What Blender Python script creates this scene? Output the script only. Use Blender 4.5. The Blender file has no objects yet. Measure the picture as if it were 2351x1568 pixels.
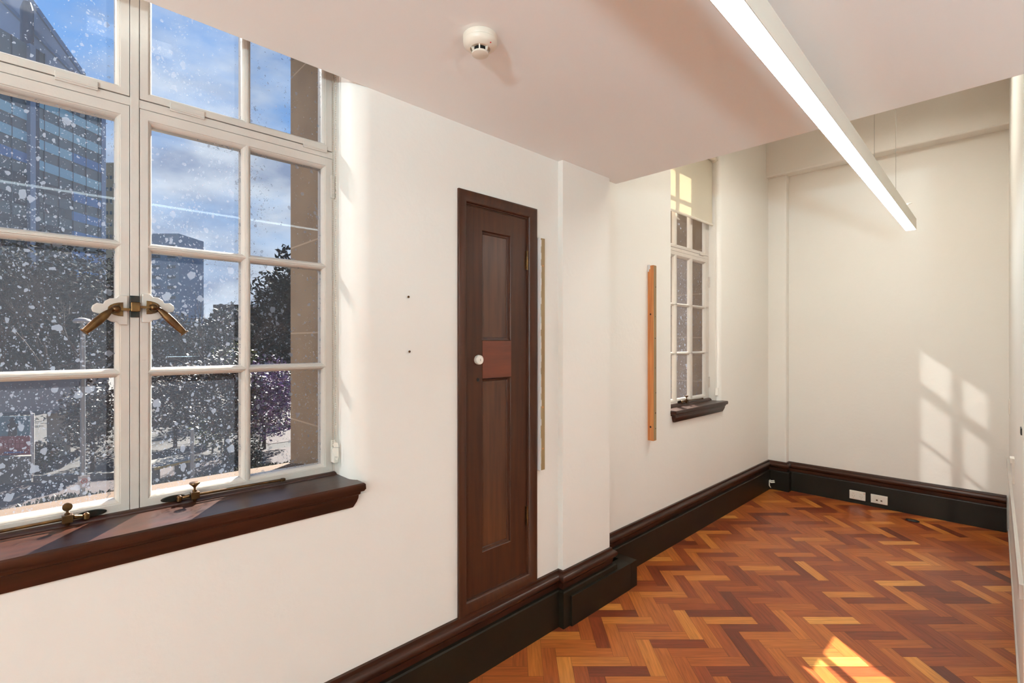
import bpy, math, random
from mathutils import Vector, Matrix
random.seed(7)
sc = bpy.context.scene
PI = math.pi
# ------------------------------------------------------------------ camera, world, sun, exposure
YAW = math.radians(45.8)
FPX = 1138.0
CAMX, CAMH = 1.6, 1.387
cd = bpy.data.cameras.new('camera'); cam = bpy.data.objects.new('camera', cd)
sc.collection.objects.link(cam); sc.camera = cam
cd.sensor_width = 36.0; cd.lens = 36.0*FPX/2351.0; cd.clip_start = 0.02; cd.clip_end = 2000
cam.location = (CAMX, 0, CAMH); cam.rotation_euler = (PI/2, 0, YAW)
cd.shift_y = 1.0/2351.0

sc.view_settings.view_transform = 'Standard'; sc.view_settings.look = 'None'
sc.view_settings.gamma = 1.0; sc.view_settings.exposure = 0.0; sc.view_settings.use_curve_mapping = False
sc.cycles.max_bounces = 14; sc.cycles.diffuse_bounces = 8; sc.cycles.glossy_bounces = 4
sc.cycles.transparent_max_bounces = 16; sc.cycles.caustics_reflective = False; sc.cycles.caustics_refractive = False
sc.cycles.use_denoising = True; sc.cycles.sample_clamp_indirect = 6.0

SUN_STRENGTH = 42.0
LAMP_STRENGTH = 19.0
FILL_PENDANT_STRENGTH = 3.0
FILL_UPLIGHT = 610.0
FILL_UPLIGHT_SIDE = 19.0
FILL_BATTEN_STRENGTH = 34.0
REFLECTED_SUN = 125000.0

def srgb(r, g, b):
    def f(c):
        c /= 255.0
        return c/12.92 if c <= 0.04045 else ((c+0.055)/1.055)**2.4
    return (f(r), f(g), f(b), 1.0)

world = bpy.data.worlds.new('sky'); sc.world = world; world.use_nodes = True
wn, wl = world.node_tree.nodes, world.node_tree.links
wn.clear()
def wnode(t, **k):
    n = wn.new(t)
    for a, b in k.items(): setattr(n, a, b)
    return n
wo = wnode('ShaderNodeOutputWorld'); wb = wnode('ShaderNodeBackground'); wc = wnode('ShaderNodeTexCoord')
wsep = wnode('ShaderNodeSeparateXYZ'); wl.new(wc.outputs['Generated'], wsep.inputs[0])
wgr = wnode('ShaderNodeValToRGB'); wl.new(wsep.outputs['Z'], wgr.inputs[0])
e = wgr.color_ramp.elements
e[0].position = 0.0; e[0].color = srgb(196, 212, 232)
e[1].position = 0.6; e[1].color = srgb(88, 150, 226)
k = wgr.color_ramp.elements.new(0.22); k.color = srgb(150, 190, 238)
k = wgr.color_ramp.elements.new(0.38); k.color = srgb(116, 170, 234)
wmap = wnode('ShaderNodeMapping'); wl.new(wc.outputs['Generated'], wmap.inputs[0]); wmap.inputs['Scale'].default_value = (1, 1, 2.3)
wmap.inputs['Location'].default_value = (0.35, 0.2, 0.1)
wns = wnode('ShaderNodeTexNoise'); wl.new(wmap.outputs[0], wns.inputs['Vector'])
wns.inputs['Scale'].default_value = 3.6; wns.inputs['Detail'].default_value = 7; wns.inputs['Roughness'].default_value = 0.55
# cloud amount falls with height
wm1 = wnode('ShaderNodeMath', operation='MULTIPLY'); wl.new(wsep.outputs['Z'], wm1.inputs[0]); wm1.inputs[1].default_value = 0.62
wm2 = wnode('ShaderNodeMath', operation='SUBTRACT'); wl.new(wns.outputs['Fac'], wm2.inputs[0]); wl.new(wm1.outputs[0], wm2.inputs[1])
wcr = wnode('ShaderNodeValToRGB'); wl.new(wm2.outputs[0], wcr.inputs[0])
wcr.color_ramp.elements[0].position = 0.16; wcr.color_ramp.elements[0].color = (0, 0, 0, 1)
wcr.color_ramp.elements[1].position = 0.42; wcr.color_ramp.elements[1].color = (1, 1, 1, 1)
wns2 = wnode('ShaderNodeTexNoise'); wl.new(wmap.outputs[0], wns2.inputs['Vector'])
wns2.inputs['Scale'].default_value = 8; wns2.inputs['Detail'].default_value = 5
wcc = wnode('ShaderNodeValToRGB'); wl.new(wns2.outputs['Fac'], wcc.inputs[0])
wcc.color_ramp.elements[0].position = 0.35; wcc.color_ramp.elements[0].color = srgb(146, 162, 192)
wcc.color_ramp.elements[1].position = 0.68; wcc.color_ramp.elements[1].color = srgb(226, 234, 244)
wmx = wnode('ShaderNodeMix', data_type='RGBA'); wl.new(wcr.outputs[0], wmx.inputs[0])
wl.new(wgr.outputs[0], wmx.inputs[6]); wl.new(wcc.outputs[0], wmx.inputs[7])
wl.new(wmx.outputs[2], wb.inputs['Color']); wb.inputs['Strength'].default_value = 1.18
wl.new(wb.outputs[0], wo.inputs[0])

def aim(o, d): o.rotation_euler = Vector(d).to_track_quat('-Z', 'Y').to_euler()
sd = bpy.data.lights.new('sun', 'SUN'); sd.energy = SUN_STRENGTH; sd.angle = math.radians(0.6); sd.color = (1.0, 0.93, 0.82)
so = bpy.data.objects.new('sun', sd); sc.collection.objects.link(so); so.location = (-20, 20, 20); aim(so, (1, -0.77, -0.888))
# sunlight thrown back by the glazed office block across the street
rd = bpy.data.lights.new('sun_reflected_by_tower', 'SPOT'); rd.energy = REFLECTED_SUN; rd.spot_size = math.radians(9); rd.spot_blend = 0.3
rd.shadow_soft_size = 0.45; rd.color = (1.0, 0.95, 0.88)
ro = bpy.data.objects.new('sun_reflected_by_tower', rd); sc.collection.objects.link(ro)
RD = Vector((1, 1.0, -0.87)); RT = Vector((-0.17, 3.2, 1.6))
ro.location = RT - RD*42; aim(ro, RD)

# ------------------------------------------------------------------ materials
def new_mat(name):
    m = bpy.data.materials.new(name); m.use_nodes = True
    nt = m.node_tree; b = nt.nodes['Principled BSDF']
    return m, nt, b
def nd(nt, t, **k):
    n = nt.nodes.new(t)
    for a, b in k.items(): setattr(n, a, b)
    return n
def mat(name, col, rough=0.5, metal=0.0, var=0.0, vscale=8.0, bump=0.0, bscale=60.0, stretch=None, spec=0.5, coat=0.0, col2=None):
    m, nt, b = new_mat(name)
    b.inputs['Base Color'].default_value = col; b.inputs['Roughness'].default_value = rough
    b.inputs['Metallic'].default_value = metal; b.inputs['Specular IOR Level'].default_value = spec
    b.inputs['Coat Weight'].default_value = coat
    tc = nd(nt, 'ShaderNodeTexCoord'); mp = nd(nt, 'ShaderNodeMapping'); nt.links.new(tc.outputs['Object'], mp.inputs[0])
    if stretch: mp.inputs['Scale'].default_value = stretch
    n = nd(nt, 'ShaderNodeTexNoise'); nt.links.new(mp.outputs[0], n.inputs['Vector'])
    n.inputs['Scale'].default_value = vscale; n.inputs['Detail'].default_value = 6
    r = nd(nt, 'ShaderNodeValToRGB'); nt.links.new(n.outputs['Fac'], r.inputs[0])
    c2 = col2 if col2 else tuple(c*(1-var) for c in col[:3])+(1,)
    r.color_ramp.elements[0].position = 0.3; r.color_ramp.elements[0].color = c2
    r.color_ramp.elements[1].position = 0.7; r.color_ramp.elements[1].color = col
    nt.links.new(r.outputs[0], b.inputs['Base Color'])
    if bump > 0:
        n2 = nd(nt, 'ShaderNodeTexNoise'); nt.links.new(mp.outputs[0], n2.inputs['Vector'])
        n2.inputs['Scale'].default_value = bscale; n2.inputs['Detail'].default_value = 4
        bp = nd(nt, 'ShaderNodeBump'); bp.inputs['Strength'].default_value = bump; bp.inputs['Distance'].default_value = 0.01
        nt.links.new(n2.outputs['Fac'], bp.inputs['Height']); nt.links.new(bp.outputs[0], b.inputs['Normal'])
    return m
M = {}
M['plaster'] = mat('plaster', (0.83, 0.81, 0.76, 1), 0.55, var=0.03, vscale=1.2, bump=0.10, bscale=38, spec=0.3)
M['ceiling'] = mat('ceiling_paint', (0.88, 0.89, 0.88, 1), 0.7, var=0.02, vscale=0.8, bump=0.03, bscale=60, spec=0.2)
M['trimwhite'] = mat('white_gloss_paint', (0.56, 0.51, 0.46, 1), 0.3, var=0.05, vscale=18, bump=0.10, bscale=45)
M['wood'] = mat('dark_stained_timber', (0.062, 0.019, 0.008, 1), 0.34, stretch=(18, 18, 1.1), vscale=3.0, col2=(0.034, 0.011, 0.006, 1), bump=0.012, bscale=14, spec=0.28)
M['wood_h'] = mat('dark_stained_timber_long', (0.042, 0.011, 0.005, 1), 0.30, stretch=(18, 1.1, 18), vscale=3.0, col2=(0.018, 0.006, 0.003, 1), bump=0.012, bscale=14, spec=0.28)
M['wood_x'] = mat('dark_stained_timber_cross', (0.060, 0.020, 0.010, 1), 0.25, stretch=(1.1, 18, 18), vscale=3.0, col2=(0.024, 0.009, 0.005, 1), bump=0.012, bscale=14, spec=0.28)
M['panelwood'] = mat('mahogany_panel', (0.092, 0.032, 0.014, 1), 0.28, stretch=(14, 14, 1.0), vscale=3.0, col2=(0.045, 0.015, 0.008, 1))
M['redwood'] = mat('red_mahogany_rail', (0.14, 0.030, 0.012, 1), 0.3, stretch=(14, 1.5, 14), vscale=3.0, col2=(0.09, 0.020, 0.009, 1))
M['blackbase'] = mat('black_brown_paint', (0.012, 0.008, 0.004, 1), 0.42, var=0.3, vscale=6, bump=0.02, bscale=30, spec=0.25)
M['brass'] = mat('aged_brass', (0.15, 0.072, 0.022, 1), 0.32, metal=0.85, vscale=30, col2=(0.045, 0.02, 0.009, 1), bump=0.05, bscale=80)
M['verdigris'] = mat('verdigris_brass', (0.03, 0.018, 0.012, 1), 0.35, metal=0.6, vscale=90, col2=(0.008, 0.012, 0.010, 1))
M['plastic'] = mat('white_plastic', (0.78, 0.74, 0.66, 1), 0.3, var=0.02)
M['cream'] = mat('cream_plastic', (0.74, 0.68, 0.58, 1), 0.35, var=0.03)
M['black'] = mat('black_plastic', (0.006, 0.007, 0.007, 1), 0.4)
M['redled'] = mat('red_plastic', (0.5, 0.03, 0.02, 1), 0.4)
M['metalwhite'] = mat('white_powder_coat', (0.70, 0.66, 0.58, 1), 0.35, var=0.02)
M['cable'] = mat('steel_cable', (0.45, 0.43, 0.39, 1), 0.35, metal=0.6)
M['chrome'] = mat('dull_chrome', (0.5, 0.48, 0.44, 1), 0.2, metal=1.0)
M['bead'] = mat('bead_chain_plastic', (0.42, 0.36, 0.28, 1), 0.35)
M['pine'] = mat('orange_pine', (0.62, 0.25, 0.075, 1), 0.4, stretch=(22, 22, 1.0), vscale=3, col2=(0.42, 0.13, 0.03, 1))
M['olive'] = mat('weathered_timber', (0.30, 0.20, 0.09, 1), 0.5, stretch=(22, 22, 1.0), vscale=3, col2=(0.20, 0.12, 0.05, 1))
M['whitepaint'] = mat('white_batten_paint', (0.84, 0.83, 0.82, 1), 0.4, var=0.02)
M['stone'] = mat('sandstone', (0.34, 0.235, 0.145, 1), 0.85, var=0.25, vscale=5, bump=0.15, bscale=30, spec=0.1)
M['ledge'] = mat('sandstone_ledge', (0.0880, 0.0550, 0.0352, 1), 0.85, var=0.2, vscale=5, bump=0.1, bscale=30, spec=0.1)
M['asphalt'] = mat('asphalt', (0.0495, 0.0473, 0.0473, 1), 0.9, var=0.3, vscale=2, spec=0.1)
M['paving'] = mat('pink_paving', (0.0540, 0.0423, 0.0432, 1), 0.85, var=0.25, vscale=1.2, spec=0.1)
M['concrete'] = mat('concrete', (0.1320, 0.1240, 0.1120, 1), 0.85, var=0.2, vscale=0.9, spec=0.1)
M['canopy'] = mat('pale_concrete_fascia', (0.2520, 0.2460, 0.2400, 1), 0.8, var=0.08, vscale=0.6, spec=0.1)
M['bark'] = mat('bark', (0.045, 0.032, 0.025, 1), 0.9, var=0.4, vscale=4, spec=0.1)
M['hill'] = mat('distant_hill', (0.0350, 0.0425, 0.0500, 1), 0.95, var=0.35, vscale=0.15, spec=0.0)
M['polegrey'] = mat('galvanised_pole', (0.1700, 0.1800, 0.1900, 1), 0.5, metal=0.3)
M['signwhite'] = mat('sign_white', (0.3600, 0.3500, 0.3500, 1), 0.5)
M['signred'] = mat('sign_red', (0.35, 0.04, 0.05, 1), 0.5)
M['yellow'] = mat('yellow_edge', (0.2750, 0.1800, 0.0200, 1), 0.5)
M['teal'] = mat('teal_panel', (0.0900, 0.1800, 0.2160, 1), 0.5, var=0.3, vscale=1)
M['maroon'] = mat('maroon_panel', (0.22, 0.035, 0.045, 1), 0.5, var=0.15, vscale=2)
M['maroontext'] = mat('banner_text', (0.30, 0.09, 0.10, 1), 0.5)
M['bluetext'] = mat('banner_blue_text', (0.08, 0.10, 0.28, 1), 0.5)
M['figure'] = mat('dark_figure_print', (0.03, 0.035, 0.04, 1), 0.6)
M['beigebld'] = mat('beige_render', (0.2700, 0.2280, 0.1620, 1), 0.8, var=0.1, vscale=0.3)
M['bluebld'] = mat('blue_grey_cladding', (0.10, 0.17, 0.27, 1), 0.5, var=0.2, vscale=0.2)
M['slate'] = mat('slate_glass', (0.05, 0.075, 0.10, 1), 0.3, var=0.3, vscale=0.1)
M['spandrel'] = mat('tower_spandrel', (0.12, 0.155, 0.16, 1), 0.35, var=0.25, vscale=0.08)
M['bandgreen'] = mat('tower_green_glass', (0.40, 0.58, 0.55, 1), 0.15, vscale=0.05, col2=(0.16, 0.38, 0.52, 1))
M['bandblue'] = mat('tower_blue_glass', (0.06, 0.20, 0.42, 1), 0.15, vscale=0.08, col2=(0.045, 0.15, 0.34, 1))
M['banddark'] = mat('tower_dark_glass', (0.03, 0.04, 0.06, 1), 0.2, var=0.4, vscale=0.3)
M['towerfin'] = mat('tower_metal_fin', (0.22, 0.27, 0.35, 1), 0.4, metal=0.2)
M['towernavy'] = mat('tower_navy_recess', (0.035, 0.05, 0.09, 1), 0.4, var=0.3, vscale=0.2)
M['crown'] = mat('tower_crown_soffit', (0.3750, 0.4375, 0.5500, 1), 0.5, var=0.12, vscale=0.05)
M['crownrib'] = mat('tower_crown_rib', (0.15, 0.19, 0.25, 1), 0.5)
M['ledgeglow'] = mat('curb_stone', (0.45, 0.40, 0.34, 1), 0.8)

def leaf_mat(name, c1, c2, rough=0.35, spec=0.6):
    m, nt, b = new_mat(name)
    g = nd(nt, 'ShaderNodeNewGeometry'); r = nd(nt, 'ShaderNodeValToRGB')
    nt.links.new(g.outputs['Random Per Island'], r.inputs[0])
    r.color_ramp.elements[0].color = c1; r.color_ramp.elements[1].color = c2
    nt.links.new(r.outputs[0], b.inputs['Base Color']); b.inputs['Roughness'].default_value = rough
    b.inputs['Specular IOR Level'].default_value = spec
    return m
M['leafdark'] = leaf_mat('dark_leaves', (0.0048, 0.0072, 0.0030, 1), (0.0135, 0.0171, 0.0067, 1), 0.45, 0.3)
M['leafgrey'] = leaf_mat('grey_olive_leaves', (0.0096, 0.0120, 0.0108, 1), (0.0189, 0.0189, 0.0153, 1), 0.8, 0.05)
M['leafpurple'] = leaf_mat('purple_leaves_painted_glints', (0.006, 0.008, 0.006, 1), (0.20, 0.075, 0.24, 1), 0.3, 0.7)  # lighter ramp end paints purple glints into the leaf colour
M['leafgreen'] = leaf_mat('yellow_green_leaves', (0.02, 0.03, 0.005, 1), (0.12, 0.13, 0.015, 1), 0.45, 0.3)
M['leafhedge'] = leaf_mat('hedge_leaves', (0.012, 0.016, 0.006, 1), (0.090, 0.080, 0.038, 1), 0.6, 0.2)
M['leafmid'] = leaf_mat('bronze_green_leaves', (0.005, 0.006, 0.003, 1), (0.060, 0.034, 0.020, 1), 0.42, 0.45)

# parquet: each block carries its own tone and grain runs along the block
m, nt, b = new_mat('herringbone_parquet')
at = nd(nt, 'ShaderNodeAttribute', attribute_name='tone'); uv = nd(nt, 'ShaderNodeUVMap')
r = nd(nt, 'ShaderNodeValToRGB'); nt.links.new(at.outputs['Fac'], r.inputs[0])
cr = r.color_ramp; cr.elements[0].position = 0.0; cr.elements[0].color = (0.095, 0.018, 0.009, 1)
cr.elements[1].position = 1.0; cr.elements[1].color = (0.60, 0.26, 0.060, 1)
for p, c in ((0.2, (0.19, 0.036, 0.012, 1)), (0.5, (0.29, 0.068, 0.016, 1)), (0.78, (0.37, 0.105, 0.021, 1)), (0.93, (0.48, 0.17, 0.034, 1))):
    q = cr.elements.new(p); q.color = c
mp = nd(nt, 'ShaderNodeMapping'); nt.links.new(uv.outputs[0], mp.inputs[0]); mp.inputs['Scale'].default_value = (4, 60, 1)
n1 = nd(nt, 'ShaderNodeTexNoise'); nt.links.new(mp.outputs[0], n1.inputs['Vector']); n1.inputs['Scale'].default_value = 1.6; n1.inputs['Detail'].default_value = 7; n1.inputs['Distortion'].default_value = 0.6
g1 = nd(nt, 'ShaderNodeMapRange'); nt.links.new(n1.outputs['Fac'], g1.inputs[0]); g1.inputs[1].default_value = 0.25; g1.inputs[2].default_value = 0.75; g1.inputs[3].default_value = 0.66; g1.inputs[4].default_value = 1.25
vm = nd(nt, 'ShaderNodeVectorMath', operation='SCALE'); nt.links.new(r.outputs[0], vm.inputs[0]); nt.links.new(g1.outputs[0], vm.inputs['Scale'])
nt.links.new(vm.outputs[0], b.inputs['Base Color'])
tc = nd(nt, 'ShaderNodeTexCoord')
n2 = nd(nt, 'ShaderNodeTexNoise'); nt.links.new(tc.outputs['Object'], n2.inputs['Vector']); n2.inputs['Scale'].default_value = 3.0; n2.inputs['Detail'].default_value = 6
g2 = nd(nt, 'ShaderNodeMapRange'); nt.links.new(n2.outputs['Fac'], g2.inputs[0]); g2.inputs[3].default_value = 0.24; g2.inputs[4].default_value = 0.38
nt.links.new(g2.outputs[0], b.inputs['Roughness'])
b.inputs['Specular IOR Level'].default_value = 0.28
bp = nd(nt, 'ShaderNodeBump'); bp.inputs['Strength'].default_value = 0.06; bp.inputs['Distance'].default_value = 0.003
nt.links.new(n1.outputs['Fac'], bp.inputs['Height']); nt.links.new(bp.outputs[0], b.inputs['Normal'])
M['parquet'] = m
M['joint'] = mat('parquet_joint', (0.03, 0.012, 0.006, 1), 0.6)

def glass_mat(name, dirt):
    m, nt, b = new_mat(name); nt.nodes.remove(b)
    out = nt.nodes['Material Output']
    tr = nd(nt, 'ShaderNodeBsdfTransparent'); tr.inputs[0].default_value = (0.86, 0.89, 0.91, 1)
    gl = nd(nt, 'ShaderNodeBsdfGlossy'); gl.inputs['Roughness'].default_value = 0.02
    fr = nd(nt, 'ShaderNodeFresnel'); fr.inputs['IOR'].default_value = 1.38
    mx = nd(nt, 'ShaderNodeMixShader'); nt.links.new(fr.outputs[0], mx.inputs[0]); nt.links.new(tr.outputs[0], mx.inputs[1]); nt.links.new(gl.outputs[0], mx.inputs[2])
    # dried splashes of paint and lime: round spots of several sizes plus ragged blotches
    tc = nd(nt, 'ShaderNodeTexCoord')
    ds = nd(nt, 'ShaderNodeTexNoise'); nt.links.new(tc.outputs['Object'], ds.inputs['Vector']); ds.inputs['Scale'].default_value = 60
    av = nd(nt, 'ShaderNodeVectorMath', operation='SCALE'); nt.links.new(ds.outputs['Color'], av.inputs[0]); av.inputs['Scale'].default_value = 0.016
    ad = nd(nt, 'ShaderNodeVectorMath', operation='ADD'); nt.links.new(tc.outputs['Object'], ad.inputs[0]); nt.links.new(av.outputs[0], ad.inputs[1])
    mp = nd(nt, 'ShaderNodeMapping'); nt.links.new(ad.outputs[0], mp.inputs[0]); mp.inputs['Scale'].default_value = (0.001, 1.0, 0.8)
    dens = nd(nt, 'ShaderNodeTexNoise'); nt.links.new(mp.outputs[0], dens.inputs['Vector']); dens.inputs['Scale'].default_value = 5.5; dens.inputs['Detail'].default_value = 2
    sz = nd(nt, 'ShaderNodeSeparateXYZ'); gp = nd(nt, 'ShaderNodeNewGeometry'); nt.links.new(gp.outputs['Position'], sz.inputs[0])
    hz = nd(nt, 'ShaderNodeMapRange'); nt.links.new(sz.outputs['Z'], hz.inputs[0]); hz.inputs[1].default_value = 1.25; hz.inputs[2].default_value = 2.15; hz.inputs[3].default_value = 0.06; hz.inputs[4].default_value = -0.12
    dsum = nd(nt, 'ShaderNodeMath', operation='ADD'); nt.links.new(dens.outputs['Fac'], dsum.inputs[0]); nt.links.new(hz.outputs[0], dsum.inputs[1])
    masks = []
    for scale, rad, keep in ((46, 0.46, 0.13), (90, 0.44, 0.34), (170, 0.42, 0.50), (310, 0.38, 0.42)):
        v = nd(nt, 'ShaderNodeTexVoronoi'); nt.links.new(mp.outputs[0], v.inputs['Vector']); v.inputs['Scale'].default_value = scale
        sp = nd(nt, 'ShaderNodeSeparateColor'); nt.links.new(v.outputs['Color'], sp.inputs[0])
        rr = nd(nt, 'ShaderNodeMath', operation='MULTIPLY'); nt.links.new(sp.outputs[1], rr.inputs[0]); rr.inputs[1].default_value = rad
        a = nd(nt, 'ShaderNodeMath', operation='LESS_THAN'); nt.links.new(v.outputs['Distance'], a.inputs[0]); nt.links.new(rr.outputs[0], a.inputs[1])
        # number of cells kept follows the local density
        dm = nd(nt, 'ShaderNodeMapRange'); nt.links.new(dsum.outputs[0], dm.inputs[0]); dm.inputs[1].default_value = 0.36; dm.inputs[2].default_value = 0.66; dm.inputs[3].default_value = 0.02; dm.inputs[4].default_value = keep*1.15*dirt
        kx = nd(nt, 'ShaderNodeMath', operation='LESS_THAN'); nt.links.new(sp.outputs[0], kx.inputs[0]); nt.links.new(dm.outputs[0], kx.inputs[1])
        mm = nd(nt, 'ShaderNodeMath', operation='MULTIPLY'); nt.links.new(a.outputs[0], mm.inputs[0]); nt.links.new(kx.outputs[0], mm.inputs[1])
        masks.append(mm)
    s1 = nd(nt, 'ShaderNodeMath', operation='MAXIMUM'); nt.links.new(masks[0].outputs[0], s1.inputs[0]); nt.links.new(masks[1].outputs[0], s1.inputs[1])
    s2a = nd(nt, 'ShaderNodeMath', operation='MAXIMUM'); nt.links.new(s1.outputs[0], s2a.inputs[0]); nt.links.new(masks[2].outputs[0], s2a.inputs[1])
    s2 = nd(nt, 'ShaderNodeMath', operation='MAXIMUM'); nt.links.new(s2a.outputs[0], s2.inputs[0]); nt.links.new(masks[3].outputs[0], s2.inputs[1])
    s3 = nd(nt, 'ShaderNodeMath', operation='MULTIPLY_ADD'); nt.links.new(s2.outputs[0], s3.inputs[0]); s3.inputs[1].default_value = 0.42; s3.inputs[2].default_value = 0.115*dirt
    df = nd(nt, 'ShaderNodeBsdfDiffuse'); df.inputs[0].default_value = (0.40, 0.43, 0.50, 1)
    tl = nd(nt, 'ShaderNodeBsdfTranslucent'); tl.inputs[0].default_value = (0.11, 0.13, 0.17, 1)
    dd = nd(nt, 'ShaderNodeMixShader'); dd.inputs[0].default_value = 0.5; nt.links.new(df.outputs[0], dd.inputs[1]); nt.links.new(tl.outputs[0], dd.inputs[2])
    m2 = nd(nt, 'ShaderNodeMixShader'); nt.links.new(s3.outputs[0], m2.inputs[0]); nt.links.new(mx.outputs[0], m2.inputs[1]); nt.links.new(dd.outputs[0], m2.inputs[2])
    nt.links.new(m2.outputs[0], out.inputs[0])
    return m
M['glass'] = glass_mat('dirty_window_glass', 1.0)
M['glassclean'] = glass_mat('dusty_window_glass', 0.3)

def emis(name, col, s):
    m, nt, b = new_mat(name)
    b.inputs['Base Color'].default_value = (0.8, 0.8, 0.8, 1); b.inputs['Emission Color'].default_value = col; b.inputs['Emission Strength'].default_value = s
    return m
M['lampglow'] = emis('lit_diffuser', (0.78, 0.94, 1.0, 1), LAMP_STRENGTH)
M['fill_lampglow'] = emis('fill_diffuser_rear', (0.86, 0.955, 1.0, 1), FILL_PENDANT_STRENGTH)
M['fill_batten_glow'] = emis('lit_fill_batten', (1.0, 0.97, 0.88, 1), FILL_BATTEN_STRENGTH)

# roller blind: woven cloth that lets some light through
m, nt, b = new_mat('roller_blind_cloth'); out = nt.nodes['Material Output']
b.inputs['Base Color'].default_value = (0.74, 0.69, 0.58, 1); b.inputs['Roughness'].default_value = 0.8
tl = nd(nt, 'ShaderNodeBsdfTranslucent'); tl.inputs[0].default_value = (0.78, 0.70, 0.55, 1)
mx = nd(nt, 'ShaderNodeMixShader'); mx.inputs[0].default_value = 0.35
nt.links.new(b.outputs[0], mx.inputs[1]); nt.links.new(tl.outputs[0], mx.inputs[2]); nt.links.new(mx.outputs[0], out.inputs[0])
M['blind'] = m
# stone jamb with horizontal joints
m, nt, b = new_mat('sandstone_ashlar')
tc = nd(nt, 'ShaderNodeTexCoord'); sp = nd(nt, 'ShaderNodeSeparateXYZ'); ge = nd(nt, 'ShaderNodeNewGeometry'); nt.links.new(ge.outputs['Position'], sp.inputs[0])
a1 = nd(nt, 'ShaderNodeMath', operation='ADD'); nt.links.new(sp.outputs['Z'], a1.inputs[0]); a1.inputs[1].default_value = 10*0.36-1.06
a2 = nd(nt, 'ShaderNodeMath', operation='MODULO'); nt.links.new(a1.outputs[0], a2.inputs[0]); a2.inputs[1].default_value = 0.36
a3 = nd(nt, 'ShaderNodeMath', operation='LESS_THAN'); nt.links.new(a2.outputs[0], a3.inputs[0]); a3.inputs[1].default_value = 0.006
n = nd(nt, 'ShaderNodeTexNoise'); nt.links.new(tc.outputs['Object'], n.inputs['Vector']); n.inputs['Scale'].default_value = 6; n.inputs['Detail'].default_value = 8
r = nd(nt, 'ShaderNodeValToRGB'); nt.links.new(n.outputs['Fac'], r.inputs[0])
r.color_ramp.elements[0].position = 0.3; r.color_ramp.elements[0].color = (0.15, 0.098, 0.055, 1); r.color_ramp.elements[1].position = 0.7; r.color_ramp.elements[1].color = (0.20, 0.135, 0.078, 1)
mx = nd(nt, 'ShaderNodeMix', data_type='RGBA'); nt.links.new(a3.outputs[0], mx.inputs[0]); nt.links.new(r.outputs[0], mx.inputs[6]); mx.inputs[7].default_value = (0.30, 0.22, 0.15, 1)
nt.links.new(mx.outputs[2], b.inputs['Base Color']); b.inputs['Roughness'].default_value = 0.9
M['ashlar'] = m

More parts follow.
